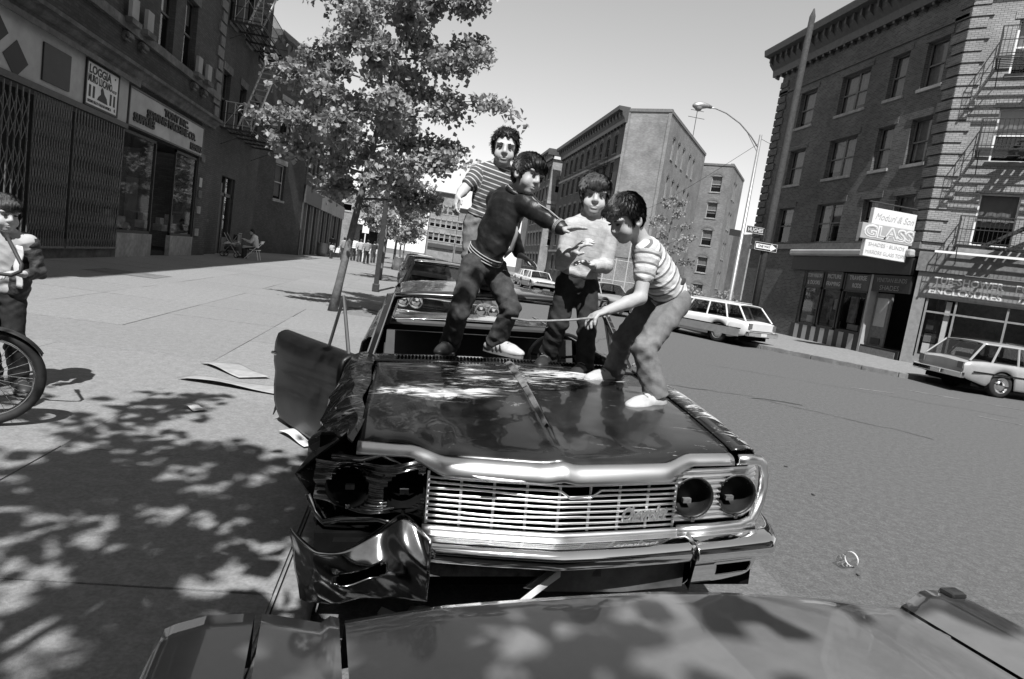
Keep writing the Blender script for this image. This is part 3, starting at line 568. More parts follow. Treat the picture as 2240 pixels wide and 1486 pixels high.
# chamfer shop front
MB(TD).box(.0, 9, .003, .16, 3.75, 4.5).build('fascia', 'dark stone', c1); MB(TD).box(.5, 9, -.05, .06, 2.75, 3.74).build('shop_band', 'grey paint', c1)
MB(TD).box(.1, .5, -.2, .05, .15, 3.74).build('pier', 'grey paint', c1)
text('TUB-SHOWER', .36, text_frame(TD, 1.75, .065, 3.45), 'sign white', c1, width=2.2, bold=.01); text('ENCLOSURES', .36, text_frame(TD, 1.7, .065, 3.05), 'sign white', c1, width=2.3, bold=.012); text('FOLDING', .36, text_frame(TD, 4.0, .065, 3.45), 'sign white', c1, width=1.6); text('DOORS', .36, text_frame(TD, 4.0, .065, 3.05), 'sign white', c1, width=1.3, bold=.012)
f = MB(TD)
for s in (.55, 1.5, 3.1, 4.9, 7.0): f.box(s, s+.07, -.1, .0, .5, 2.74)
f.box(.55, 8.9, -.1, -.01, 2.2, 2.27); f.box(.55, 8.9, -.1, .02, .45, .55); fo = f.build('display_window', 'grey paint', c1)
MB(TD).quad((.6, -.05, .55), (8.9, -.05, .55), (8.9, -.05, 2.74), (.6, -.05, 2.74)).build('pane', 'shop glass', fo); MB(TD).box(.5, 9, -1.9, -1.8, .15, 3.7).build('shop_back', 'dark stone', c1); MB(TD).box(.5, 9, -.05, .03, .15, .45).build('stall_riser', 'grey paint', c1)
MB(TD).box(.5, 9, -1.8, -.1, .16, .5).build('shop_floor', 'grey paint', c1)
MB(TD).box(1.22, 1.4, -.3, -.15, .55, 2.7).build('white_column', 'white paint', c1)
for s, w, z, h, m_ in [(.7, .4, .6, .4, 'white paint'), (.7, .4, 1.05, .35, 'grey paint'), (.7, .4, 1.45, .5, 'dark paint'), (1.7, .7, .6, .45, 'white paint'), (2.6, .5, .6, .8, 'goods'), (3.3, 1.2, .6, .9, 'curtain'), (4.6, .9, .6, .7, 'goods'), (5.4, 1.2, .6, 1.1, 'grey paint')]: MB(TD).box(s, s+w, -.6, -.5, z, z+h).build('shop_goods', m_, c1)
fire_escape('black fire escape with stairs on the sunlit corner of the glass shop building', TD, 1.1, 7.2, [4.75, 8.2, 11.4], 1.15, 'iron', 'iron', loc=None)
# projecting shop sign
psn = thing('projecting_sign', 'stacked white and grey projecting sign reading glass above the shop', 'sign', (18.2, 23.35, 4.2))
TP = frame(17.0, 23.35, 1, 0, 0, -1)
MB(TP).box(.38, 2.28, 0, .2, 5.28, 5.90).build('upper_board', 'sign white', psn, bevel=.01); MB(TP).box(0, 2.42, -.02, .22, 4.68, 5.277).build('glass_board', 'sign grey', psn, bevel=.01); MB(TP).box(.28, 2.18, 0, .2, 4.02, 4.677).build('lower_board', 'sign white', psn, bevel=.01)
text('Moduri & Son', .36, text_frame(TP, 1.33, .205, 5.58), 'letter grey', psn, shear=.35, width=1.7); text('GLASS', .62, text_frame(TP, 1.2, .226, 4.98), 'sign white', psn, width=2.2, bold=.03); text('GLASS', .56, text_frame(TP, 1.2, .236, 4.98), 'sign grey', psn, width=2.08, bold=-.006)
text('SHADES · BLINDS', .2, text_frame(TP, 1.23, .205, 4.5), 'letter grey', psn, width=1.6); text('MIRRORS GLASS TOPS', .2, text_frame(TP, 1.23, .205, 4.2), 'letter grey', psn, width=1.75)
hg_ = MB(); hg_.tube([(17.4, 23.25, 5.9), (17.4, 23.25, 6.15)], .02, 5); hg_.tube([(19.3, 23.25, 5.9), (19.3, 23.25, 6.15)], .02, 5); hg_.tube([(17.2, 23.25, 6.12), (19.5, 23.25, 6.12)], .03, 5); hg_.tube([(17.4, 23.25, 6.12), (19.4, 24.6, 6.6)], .015, 4); hg_.build('hanger', 'iron', psn)
# ---------- the rest of the street behind and beside the photographer (out of frame: it shuts out the sky and shows in the paintwork)
def plain_block(label, T, L, H, m):
    o = thing('street_block', label, 'building', tuple(T @ Vector((L/2, 0, .1))), group='blocks along the street behind the cars')
    hs = [(x, x+1.1, z, z+1.9) for x in np.arange(1.5, L-2, 3.1) for z in np.arange(5.2, H-2.5, 3.2)]
    wall(o, T, 0, L, .1, H, hs, m); MB(T).quad((.2, -.15, 4.5), (L-.2, -.15, 4.5), (L-.2, -.15, H-.2), (.2, -.15, H-.2)).build('window_backing', 'dark room', o); MB(T).box(.5, L-.5, .01, .3, 3.3, 4.3).build('fascia', 'fascia', o)
    MB(T).quad((0, -.2, H), (L, -.2, H), (L, -10, H), (0, -10, H)).build('roof', 'roof tar', o)
    for x in (0, L): MB(T).quad((x, 0, .1), (x, -10, .1), (x, -10, H), (x, 0, H)).build('side_wall', m, o)
    cornice(o, T, 0, L, H+.5, .8, .6, 'dark stone')
plain_block('dark brick block continuing the left side of the street', frame(-8.2, 2.9, 0, -1, 1, 0), 30, 15, 'dark brick'); plain_block('second dark brick block farther back on the left side of the street', frame(-8.2, -27.3, 0, -1, 1, 0), 32, 16, 'shade brick')
plain_block('brick block across the street beyond the cross street', frame(19.4, 2, 0, -1, -1, 0), 30, 16, 'corner brick'); plain_block('brick block closing the street far behind the cars', frame(-10, -62, 1, 0, 0, 1), 45, 18, 'dark brick')
# ================================================================== STREET FURNITURE
up = thing('utility_pole', 'tall tapering dark wooden utility pole beside the corner building', 'pole', (16.15, 28.4, .15))
MB().tube([(16.15, 28.4, .1), (16.17, 28.4, 6), (16.22, 28.4, 11), (16.28, 28.4, 14.6), (16.29, 28.4, 14.95)], [.20, .18, .155, .13, .03], 12).build('shaft', 'wood pole', up, smooth=True)
MB().tube([(15.93, 28.32, .15), (15.95, 28.32, 5)], .035, 6).build('conduit', 'iron', up)
ow = thing('one_way_sign', 'one way arrow sign fixed to the wooden utility pole', 'sign', (16.05, 28.15, 4.0)); TO = frame(15.45, 28.16, 1, .05, .05, -1)
MB(TO).box(0, 1.2, 0, .015, 3.98, 4.38).build('plate', 'ink', ow)
ar = MB(TO); ar.prism([(.08, .017, 4.08), (.86, .017, 4.08), (.86, .017, 4.02), (1.14, .017, 4.18), (.86, .017, 4.34), (.86, .017, 4.28), (.08, .017, 4.28)], (0, .003, 0)); ar.box(.02, 1.18, .016, .019, 4.0, 4.012); ar.box(.02, 1.18, .016, .019, 4.348, 4.36); ar.box(.02, .032, .016, .0185, 4.012, 4.348); ar.box(1.168, 1.18, .016, .0185, 4.012, 4.348); ar.build('arrow', 'white paint', ow)
text('ONE WAY', .15, text_frame(TO, .5, .022, 4.18), 'ink', ow, width=.65, bold=.004)
lp = thing('street_lamp', 'tall steel street lamp with curved arm and cobra head lantern', 'street lamp', (14.15, 27, .15))
MB().tube([(14.15, 27, .1), (14.15, 27, .9), (14.15, 27, 1.0), (14.15, 27, 8.75)], [.14, .14, .1, .06], 12).build('shaft', 'galvanised', lp, smooth=True)
MB().tube([(14.13, 27, 8.2), (13.7, 27, 8.62), (13.1, 27, 9.05), (12.4, 27, 9.35), (11.9, 27, 9.45), (11.55, 27, 9.45)], .03, 8).build('arm', 'galvanised', lp, smooth=True); MB().tube([(14.13, 27, 8.0), (13.5, 27, 8.75), (13.1, 27, 9.05)], .015, 6).build('stay', 'galvanised', lp)
hd_ = MB(); hd_.tube([(11.7, 27, 9.46), (11.5, 27, 9.49), (11.25, 27, 9.47), (10.95, 27, 9.40), (10.85, 27, 9.38)], [.06, .1, .15, .13, .05], 12); hd_.build('lantern_head', 'galvanised', lp, smooth=True)
MB().lathe((11.12, 27, 9.36), (0, 0, -1), [(.16, -.02), (.155, .05), (.12, .12), (.05, .16), (.001, .165)], 14).build('lens', mat('lens', .25, .3, .1), lp, smooth=True)
hs1 = thing('street_name_sign', 'dark street name plate reading Hughes on the lamp post', 'sign', (14.8, 26.95, 4.6)); TH = frame(14.28, 26.93, 1, 0, 0, -1)
MB(TH).box(0, .82, 0, .02, 4.55, 4.86).build('plate', 'ink', hs1); text('HUGHES', .24, text_frame(TH, .41, .024, 4.7), 'letter pale', hs1, width=.72, bold=.006)
rim_ = MB(TH); rim_.box(.01, .81, .021, .024, 4.56, 4.575); rim_.box(.01, .81, .021, .024, 4.835, 4.85); rim_.build('rim', 'letter pale', hs1)
hs2 = thing('street_name_sign', 'blank dark back of the crossing street name plate on the lamp post', 'sign', (13.8, 26.95, 4.3)); MB(TH).box(-.72, -.18, -.1, -.08, 4.32, 4.6).build('plate', 'ink', hs2)
pw = thing('overhead_wire', 'thin wire strung from the lamp post to the corner building', 'wire'); MB().tube([(14.15, 27, 8.6)]+[(14.15+5.2*k/8, 27+4*k/8, 8.6+1.7*k/8-.5*math.sin(math.pi*k/8)) for k in range(1, 9)], .01, 4).build('wire', 'iron', pw)
pw2 = thing('overhead_wire', 'thin sagging wire strung from the lamp post to the far tenement', 'wire'); MB().tube([(14.15+(20-14.15)*k/10, 27+45*k/10, 8.4-1.2*math.sin(math.pi*k/10)) for k in range(11)], .012, 4).build('wire', 'iron', pw2)
sp = thing('sign_post', 'dark square steel post at the kerb between the first two trees', 'post', (-.95, 20.6, .15))
MB().box(-1.03, -.88, 20.54, 20.69, .1, 5.6).build('shaft', 'iron', sp, bevel=.015); MB().box(-1.06, -.85, 20.51, 20.72, .15, .4).build('base', 'iron', sp, bevel=.02)
wpst = thing('white_post', 'white sign post with small plate near the pale corner shop', 'post', (-3.7, 52, .15)); MB().tube([(-3.7, 52, .1), (-3.7, 52, 3.0)], .045, 8).build('shaft', 'white paint', wpst); MB().box(-3.95, -3.45, 51.93, 51.95, 2.35, 2.95).build('plate', 'white paint', wpst)
def bin_(label, x, y, h, r, grp=None):
    o = thing('litter_bin', label, 'bin', (x, y, .15)); b = MB().lathe((x, y, .15), (0, 0, 1), [(.001, .01), (r*.85, 0), (r*.95, h*.5), (r, h), (r*1.05, h+.02), (r*.92, h), (r*.9, h*.6), (.001, h*.55)], 18); b.build('basket', 'galvanised', o, smooth=True)
    rb = MB()
    for k in range(24): a = k/24*2*math.pi; rb.tube([(x+r*.88*math.cos(a), y+r*.88*math.sin(a), .17), (x+r*1.03*math.cos(a), y+r*1.03*math.sin(a), .15+h)], .012, 4)
    rb.build('wire_cage', 'galvanised', o); return o
bin_('round pale litter bin by the timber shopfront', -6.6, 50.5, .95, .38); bin_('wire litter bin at the kerb beside the thin post', -.75, 43, .85, .3)
fnc = thing('chain_fence', 'tall wire fence on pipe posts in front of the corner tenement', 'fence', (18, 56, .15)); mesh_ = MB()
for k in range(8): x = 15.8+k*1.0; MB().tube([(x, 56-.25*k, .1), (x, 56-.25*k, 3.6 if k != 3 else 6.6)], .05, 6).build('post', 'iron pale', fnc)
for z in (.3, 1.6, 3.4): MB().tube([(15.8, 56, z), (22.8, 54.25, z)], .03, 5).build('rail', 'iron pale', fnc)
for k in range(60):
    s = k/60*7; mesh_.tube([(15.8+s, 56-.25*s, .3), (min(22.8, 15.8+s+1.5), 56-.25*min(7, s+1.5), 3.4)], .006, 3, False); mesh_.tube([(15.8+s, 56-.25*s, 3.4), (min(22.8, 15.8+s+1.5), 56-.25*min(7, s+1.5), .3)], .006, 3, False)
mesh_.build('wire_mesh', 'iron pale', fnc)
# ================================================================== TREES
def leaf_mat(name, c):
    m = mat(name, c, .5, .35, 3, spec=.45); nt = m.node_tree; N = nt.nodes; K = nt.links.new; p = N['Principled BSDF']; o = N['Material Output']
    tr = N.new('ShaderNodeBsdfTranslucent'); K(p.inputs['Base Color'].links[0].from_socket, tr.inputs[0])
    x = N.new('ShaderNodeMixShader'); x.inputs[0].default_value = .35; K(p.outputs[0], x.inputs[1]); K(tr.outputs[0], x.inputs[2]); K(x.outputs[0], o.inputs[0])
leaf_mat('leaf', .30); mat('bark', .17, .9, .35, 9, .6, 40, dirt=.4)
def leaf_cloud(centers, size, rng):
    n = len(centers); c = np.asarray(centers)
    d = rng.normal(size=(n, 3)); d[:, 2] -= .25; d /= np.linalg.norm(d, axis=1)[:, None]
    nr = rng.normal(size=(n, 3))*.7; nr[:, 2] += .8
    s = np.cross(d, nr); s /= np.linalg.norm(s, axis=1)[:, None]+1e-9; nn = np.cross(s, d)
    L_ = size*(.6+.7*rng.rand(n))[:, None]; Wd = L_*.48
    tip = c+d*L_+nn*L_*-.12; mid = c+d*L_*.45; a = mid+s*Wd+nn*L_*.13; b = mid-s*Wd+nn*L_*.13
    e = c+d*L_*.85+s*Wd*.45; g = c+d*L_*.85-s*Wd*.45
    V = np.stack([c, a, e, tip, g, b], 1).reshape(-1, 3); i = np.arange(n)*6
    F = np.stack([np.stack([i, i+1, i+2, i+3], 1), np.stack([i, i+3, i+4, i+5], 1)], 1).reshape(-1, 4)
    return V, F
def crown_mesh(name, V, F):
    me = bpy.data.meshes.new(name); me.vertices.add(len(V)); me.vertices.foreach_set('co', V.ravel()); me.loops.add(F.size); me.loops.foreach_set('vertex_index', F.ravel().astype(np.int32))
    me.polygons.add(len(F)); me.polygons.foreach_set('loop_start', np.arange(len(F), dtype=np.int32)*4); me.update(calc_edges=True); me.materials.append(MATS['leaf']); return me
def make_tree(label, loc, H, z0, prof, nlimb, ntwig, nleaf, size, seed, tr=.09, lean=(0, 0), group='street trees along the left kerb', name='street_tree'):
    rng = np.random.RandomState(seed); o = thing(name, label, 'tree', loc, local=True, group=group)
    def ax(z): f = z/H; return Vector((lean[0]*f+.06*math.sin(3*f+seed), lean[1]*f+.06*math.cos(2.3*f+seed), z))
    tk = MB(); zs = np.linspace(-.05, H*.92, 14); tk.tube([ax(z) for z in zs], [tr*(1.25 if k == 0 else 1)*(1-.82*k/13) for k in range(14)], 9); cs = []
    for i in range(nlimb):
        f = (i+.5)/nlimb; z = z0+(H*.9-z0)*f; a = i*2.399+rng.uniform(-.3, .3); R = prof(f)*rng.uniform(.8, 1.12); b0 = ax(z-.25*R)
        dirv = Vector((math.cos(a), math.sin(a), 0)); pts = [b0]
        for k in range(1, 6): t = k/5; pts.append(b0+dirv*R*t+Vector((rng.normal()*.05, rng.normal()*.05, R*(.55*t-.22*t*t)*(.4+.8*f)+rng.normal()*.04)))
        tk.tube(pts, [tr*.36*(1-.8*k/5)*(1-.4*f) for k in range(6)], 5, False)
        for j in range(ntwig):
            t = .22+.8*rng.rand()**.75; q = t*5; k = min(4, int(q)); p = pts[k].lerp(pts[k+1], q-k)
            td = Vector((rng.normal(), rng.normal(), rng.normal()*.55+.12)).normalized()*.75+dirv*.7; tl = R*.30*rng.uniform(.5, 1.1)
            e = p+td*tl; tk.tube([p, p.lerp(e, .5)+Vector((0, 0, .03)), e], [.012, .008, .004], 3, False)
            for m_ in range(nleaf):
                u = rng.rand(); c = p.lerp(e, u)+Vector(rng.normal(size=3)*(.055+.05*size/.15)); cs.append(tuple(c))
    tk.build('trunk', 'bark', o, smooth=True)
    V, F = leaf_cloud(cs, size, rng); c = bpy.data.objects.new('crown', crown_mesh('crown', V, F)); COL.objects.link(c); c.parent = o
    return o
P1 = lambda f: 1.85*(math.sin(math.pi*min(1, (.18+f*.86)))**.8)+.12
t1 = make_tree('large leafy street tree rising from the pit nearest the wrecked car', (-1.42, 13.45, .15), 9.2, 2.55, P1, 42, 15, 52, .098, 3, .085, (1.25, .1))
t0 = make_tree('x', (-1.9, -1.2, .15), 7.6, 2.4, lambda f: 2.6*(math.sin(math.pi*min(1, (.2+f*.8)))**.8)+.2, 28, 11, 16, .15, 5, .10, (.5, .3))
t0['label'] = 'street tree whose crown throws dappled shade over the wrecked car'
t0b = copy_tree(t0); t0b.location = (-4.3, -.9, .15); t0b.rotation_euler = (0, 0, 4.1); t0b.scale = (.95, .95, 1.1); t0b['label'] = 'street tree whose crown throws dappled shade over the pavement by the bicycle'
P2 = lambda f: 1.75*(math.sin(math.pi*min(1, (.2+f*.82)))**.8)+.1
t2 = make_tree('street tree behind the dark square post', (-1.14, 27.9, .15), 7.8, 2.2, P2, 22, 10, 16, .17, 11, .09, (.3, 0))
for k, (x, y, s, r, lab) in enumerate([(-1.05, 43.3, 1.0, 1.2, 'street tree by the kerbside litter bin'), (-1.0, 58, 1.05, 2.9, 'far street tree third along the kerb'), (-.9, 74, 1.0, 4.4, 'last small street tree before the far houses')]):
    c = copy_tree(t2); c.location = (x, y, .15); c.rotation_euler = (0, 0, r); c.scale = (s,)*3; c['label'] = lab
P3 = lambda f: 1.75*(math.sin(math.pi*min(1, (.25+f*.75)))**.7)+.15
make_tree('young tree with light airy crown before the corner tenement', (17.9, 45.5, .15), 9.0, 1.8, P3, 20, 9, 13, .15, 21, .08, (.5, 0), None, 'young_tree')
def hedge(label, x0, x1, y, h, seed):
    rng = np.random.RandomState(seed); o = thing('hedge', label, 'hedge', ((x0+x1)/2, y, .15), local=True); n = 1500; w = x1-x0
    c = np.stack([rng.uniform(-w/2, w/2, n), rng.normal(size=n)*.45, rng.rand(n)**.7*h], 1); c[:, 2] *= .75+.25*np.sin(c[:, 0]*2.1)
    V, F = leaf_cloud(c, .2, rng); me = crown_mesh('foliage', V, F); f = bpy.data.objects.new('foliage', me); COL.objects.link(f); f.parent = o
    st = MB()
    for k in range(12): x = -w/2+w*(k+.5)/12; st.tube([(x, 0, 0), (x+rng.normal()*.2, rng.normal()*.2, h*.7)], .03, 4)
    st.build('stem', 'bark', o)
hedge('dark clipped hedge behind the white station wagon', 21.5, 27.5, 49, 2.0, 4)
# ================================================================== VEHICLES
mat('car black', .016, .3, .5, 5, coat=.6, dirt=.35); mat('car dark', .03, .35, .4, 4, coat=.6, dirt=.3); mat('car white', .62, .35, .06, 3, coat=.6); mat('car grey', .15, .3, .2, 3.5, coat=1.0, dirt=.2); mat('car silver', .34, .35, .1, 3, coat=.5, metal=.2); mat('car side dark', .2, .4, .15)
mat('interior', .02, .85, .4, 5); mat('underbody', .005, .98, .5, spec=.05); mat('red lamp', .12, .3, .1); mat('seat vinyl', .03, .5, .4, 6); mat('rust', .10, .9, .6, 18, .6, 60)
def wheel(par, c, R=.34, w=.2, side=1, hub='chrome', white=False):
    t = MB().lathe(c, (side, 0, 0), [(R*.62, -w/2), (R*.9, -w/2), (R, -w*.32), (R, w*.32), (R*.95, w*.46), (R*.8, w*.52), (R*.64, w*.5)], 28).build('tyre', 'rubber', par, smooth=True)
    MB().lathe(c, (side, 0, 0), [(R*.64, w*.5), (R*.62, w*.42), (R*.56, w*.40), (R*.5, w*.30), (R*.4, w*.32), (R*.38, w*.44), (R*.28, w*.54), (R*.12, w*.58), (.001, w*.585)], 24).build('hubcap', hub, t, smooth=True)
    MB().lathe(c, (side, 0, 0), [(R*.64, -w*.4), (.001, -w*.4)], 16).build('backing', 'underbody', t)
    return t
def loft_body(par, st, wheels, R, m, name='body'):
    # st: list of (y, half width, z sill, z belt, z top) ; wheel arches cut into the sill line
    ys = sorted(set(np.round(np.concatenate([np.linspace(st[0][0], st[-1][0], 64), *[np.linspace(w-R*1.16, w+R*1.16, 15) for w in wheels]]), 4)))
    Y = [q[0] for q in st]; f = lambda k, y: float(np.interp(y, Y, [q[k] for q in st])); rows = []
    for y in ys:
        hw, zs, zb, zt = f(1, y), f(2, y), f(3, y), f(4, y)
        for w in wheels:
            dd = abs(y-w)
            if dd < R*1.16: zs = max(zs, .34+math.sqrt(max(0, (R*1.16)**2-dd*dd))*.97)
        zs = min(zs, zb-.12); zm = zs+(zb-zs)*.5
        rows.append([(hw*.95, zs), (hw*.995, zs+.06), (hw, zm), (hw*.99, zm+(zb-zm)*.5), (hw*.965, zb-.03), (hw*.9, zb), (hw*.6, zt*.5+zb*.5+.0), (hw*.3, zt-.005), (0, zt)])
    b = MB(); n = len(rows[0])
    for sgn in (1, -1):
        pts = [(sgn*x, y, z) for y, r in zip(ys, rows) for x, z in r]
        b.add(pts, [(i*n+j, (i+1)*n+j, (i+1)*n+j+1, i*n+j+1) for i in range(len(ys)-1) for j in range(n-1)])
        for i in (0, len(ys)-1): k = i*n; b.add([pts[k+j] for j in range(n)]+[(0, ys[i], rows[i][0][1])], [tuple(range(n+1))])
    return b.build(name, m, par, smooth=True)
def greenhouse(par, base, roof, zb, zr, hb, hr, m, glass='car glass', pill=(0, .5, 1), interior=True):
    # base=(y0,y1) glass foot, roof=(y0,y1): front..rear
    (a0, a1), (r0_, r1_) = base, roof
    def p(sg, f, top_):
        y = (r0_+(r1_-r0_)*f) if top_ else (a0+(a1-a0)*f); return Vector((sg*(hr if top_ else hb), y, zr if top_ else zb))
    def rf(u, v):
        x = (u*2-1); y = r0_-.03+(r1_-r0_+.06)*v; return (x*hr*1.02, y, zr+.012+.055*(1-x*x)*(1-.5*(2*v-1)**2)-.02*abs(x)**6)
    MB().grid(rf, 12, 12).build('roof', m, par, smooth=True, solid=.03)
    for sg in (-1, 1):
        for f in pill: MB().tube([p(sg, f, 0), p(sg, f, 1)], .03, 6, True).build('pillar', m, par)
        MB().quad(p(sg, 0, 0), p(sg, 1, 0), p(sg, 1, 1), p(sg, 0, 1)).build('side_window', glass, par)
    MB().quad(p(-1, 0, 0), p(1, 0, 0), p(1, 0, 1), p(-1, 0, 1)).build('front_window', glass, par); MB().quad(p(-1, 1, 0), p(1, 1, 0), p(1, 1, 1), p(-1, 1, 1)).build('rear_window', glass, par)
    if interior:
        for y in (a0+(a1-a0)*.35, a0+(a1-a0)*.72): MB().box(-hb*.85, hb*.85, y, y+.14, .5, zb+.16).build('seat', 'interior', par, bevel=.04)
        MB().box(-hb*.95, hb*.95, a0+.1, a1-.1, .5, .56).build('floor', 'interior', par)
def sedan(name, label, loc, rotz, m, wagon=False, scale=1, group=None, L=5.1):
    # front at y=0, rear at y=L ; x to the car's side
    o = thing(name, label, 'car', loc, (0, 0, rotz), local=True, group=group); wf, wr = .92, L-1.15; hw = .96
    belt = .92; st = [(0, hw*.9, .42, .70, .74), (.12, hw*.97, .36, .76, .80), (.7, hw, .28, .82, .87), (1.35, hw, .24, .86, .93), (1.6, hw, .24, .90, .94), (L-1.35, hw, .24, .92, .95)]
    st += [(L-.6, hw, .28, .92, .95), (L-.1, hw*.96, .40, .88, .93), (L, hw*.9, .46, .82, .86)]
    loft_body(o, st, (wf, wr), .34, m)
    if wagon: greenhouse(o, (1.45, L-.15), (1.95, L-.6), .90, 1.40, hw*.86, hw*.72, m, pill=(0, .3, .56, .8, 1))
    else: greenhouse(o, (1.45, L-1.15), (2.0, L-1.75), .90, 1.38, hw*.86, hw*.70, m, pill=(0, .45, 1))
    for sg in (-1, 1):
        for y in (wf, wr): wheel(o, (sg*(hw-.14), y, .34), .34, .2, sg)
        MB().box(min(sg*(hw-.32), sg*(hw-.12)), max(sg*(hw-.32), sg*(hw-.12)), L-.02, L+.03, .66, .84).build('tail_lamp', 'red lamp', o); MB().lathe((sg*.72, .03, .62), (0, -1, 0), [(.1, 0), (.09, .03), (.05, .05), (.001, .055)], 14).build('headlight', 'chrome', o, smooth=True); MB().lathe((sg*.5, .03, .62), (0, -1, 0), [(.1, 0), (.09, .03), (.05, .05), (.001, .055)], 14).build('headlight', 'chrome', o, smooth=True)
        MB().box(min(sg*(hw+.003), sg*(hw+.012)), max(sg*(hw+.003), sg*(hw+.012)), .25, L-.2, .60, .64).build('side_trim', 'chrome', o)
        MB().box(min(sg*(hw-.01), sg*(hw+.02)), max(sg*(hw-.01), sg*(hw+.02)), L*.45, L*.45+.14, .80, .825).build('door_handle', 'chrome', o)
    for y0, y1 in ((-.12, .02), (L-.02, L+.12)):
        b = MB(); b.box(-hw*.98, hw*.98, y0, y1, .40, .57); b.build('bumper', 'chrome', o, bevel=.035)
    MB().box(-.7, .7, -.02, .05, .56, .70).build('grille', 'dark paint', o); MB().box(-.18, .18, L+.122, L+.13, .44, .54).build('number_plate', 'sign white', o)
    MB().box(-hw*.9, hw*.9, .3, L-.3, .22, .34).build('underbody', 'underbody', o)
    return o
# white station wagon (rear towards the camera)
L_ = 5.3; ang = math.radians(28)
def place_rear(x, y, ang, L): # rear centre at x,y ; heading rotated ang to the left of +y ; front at local y=0 -> rotate by pi
    hx, hy = -math.sin(ang), math.cos(ang); return (x+hx*L, y+hy*L, 0), ang+math.pi
lc, rz = place_rear(12.35, 20.9, ang, L_)
wg = sedan('station_wagon', 'white station wagon with darker sides parked by the corner kerb', lc, rz, 'car white', True, L=L_)
for sg in (-1, 1): MB().box(min(sg*.962, sg*.975), max(sg*.962, sg*.975), .35, L_-.25, .34, .60).build('side_panel', 'car side dark', wg)
MB().box(-.72, .72, L_-.02, L_+.02, .60, .86).build('tailgate', 'car white', wg, bevel=.01)
rr = MB()
for sg in (-1, 1): rr.tube([(sg*.55, 2.6, 1.5), (sg*.55, L_-.9, 1.5)], .015, 5)
rr.build('roof_rack', 'chrome', wg)
sv = sedan('silver_car', 'silver two-door car parked round the corner before the chamfered shop window', (16.0+5.0*math.cos(math.radians(-4)), 15.75+5.0*math.sin(math.radians(-4)), 0), math.radians(90-4+0)-0, 'car silver', True, L=4.9)
sv.rotation_euler = (0, 0, math.radians(86)); sv.location = (15.15+4.9*math.cos(math.radians(-4)), 16.1+4.9*math.sin(math.radians(-4)), 0)
lc, rz = place_rear(9.6, 47, math.radians(4), 5.1); sedan('white_car', 'white sedan with flat bonnet parked at the far kerb by the corner tenement', (9.9, 46.5, 0), math.radians(4), 'car white')
sedan('white_car', 'second white sedan parked behind the first at the far kerb', (10.4, 53, 0), math.radians(3), 'car white')
sedan('grey_car', 'pale two-tone sedan with dark roof stopped in the far roadway', (10.3, 28.5, 0), math.radians(20), 'car silver')
for k, (x, y, m_) in enumerate([(.6, 21, 'car dark'), (.5, 30, 'car silver'), (.6, 40, 'car dark')]): sedan('parked_car', ['dark sedan parked second behind the wreck', 'silver sedan parked by the second street tree', 'dark sedan parked by the litter bin at the kerb'][k], (x, y, 0), 0, m_, group='cars parked along the left kerb')
# ---------- dark sedan right behind the wreck
c2 = sedan('dark_sedan', 'dark older sedan with quad headlights parked nose to the wreck', (.74, 11.2, 0), 0, 'car black', L=5.3)
for ch in list(c2.children):
    if ch.name.startswith(('grille', 'headlight', 'number_plate')): bpy.data.objects.remove(ch)
g = MB().box(-.92, .92, -.04, .04, .56, .84).build('grille_panel', 'worn chrome', c2, bevel=.02)
for x in (-.78, -.56, .56, .78): MB().lathe((x, -.05, .74), (0, -1, 0), [(.115, -.02), (.12, .02), (.1, .03), (.095, .015), (.06, .035), (.001, .04)], 16).build('headlight', 'chrome', c2, smooth=True)
for z in (.60, .64, .69, .8): MB().box(-.42, .42, -.07, -.045, z, z+.018).build('grille_bar', 'chrome', c2)
MB().prism([(-.13, -.09, .82), (.13, -.09, .82), (.04, -.09, .68), (-.04, -.09, .68)], (0, .03, 0)).build('emblem', 'chrome', c2)
for x in (-.5, .32): MB().box(x-.15, x+.15, -.135, -.125, .42, .56).build('number_plate', 'rust', c2)
MB().box(-.9, .9, -.16, -.05, .30, .40).build('lower_bumper', 'worn chrome', c2, bevel=.03)
for x in (-.35, .3): MB().tube([(x, 1.42, .95), (x+.45, 1.46, .97)], .012, 5).build('wiper', 'chrome', c2)
MB().tube([(-.85, 1.5, .95), (-.70, 2.0, 1.36), (.70, 2.0, 1.36), (.85, 1.5, .95)], .022, 6).build('windscreen_trim', 'chrome', c2)
for sg in (-1, 1): MB().tube([(sg*.62, .25, .86), (sg*.60, 1.3, .95)], .014, 5).build('bonnet_ridge', 'chrome', c2)
# ---------- foreground car (bonnet below the camera)
fc = thing('foreground_car', 'grey car bonnet with dull reflections parked nose to nose with the wreck', 'car', (.66, 1.37, 0), (0, math.radians(-.5), math.radians(7.5)), local=True)
# local: x right, y forward is +Y (nose at y=0, car extends to -y)
prof = [(-1.06, .66), (-1.04, .84), (-1.01, .90), (-.95, .912), (-.86, .908), (-.74, .875), (-.70, .862), (-.5, .882), (-.2, .895), (0, .902), (.2, .897), (.5, .878), (.68, .858), (.74, .862), (.86, .885), (.95, .885), (1.0, .865), (1.04, .78), (1.06, .62)]
px, pz = [q[0] for q in prof], [q[1] for q in prof]
def fsurf(a, b, y1=-1.35, edge=True):
    def fn(u, v):
        x = a+(b-a)*u; z = float(np.interp(x, px, pz)); yn = -.02-.06*abs(x)**3+(-.03 if x < -.74 else 0)+.05*min(1, max(0, (x-.74)/.1)); y = yn+(y1-yn)*max(0, (v-.12)/.88)
        if v < .12: t = v/.12; z = z-(1-t)**2*.13; y = yn+.03*math.sin(t*math.pi/2)*-1+.03
        return (x, y, z+.045*max(0, (v-.12)))
    return fn
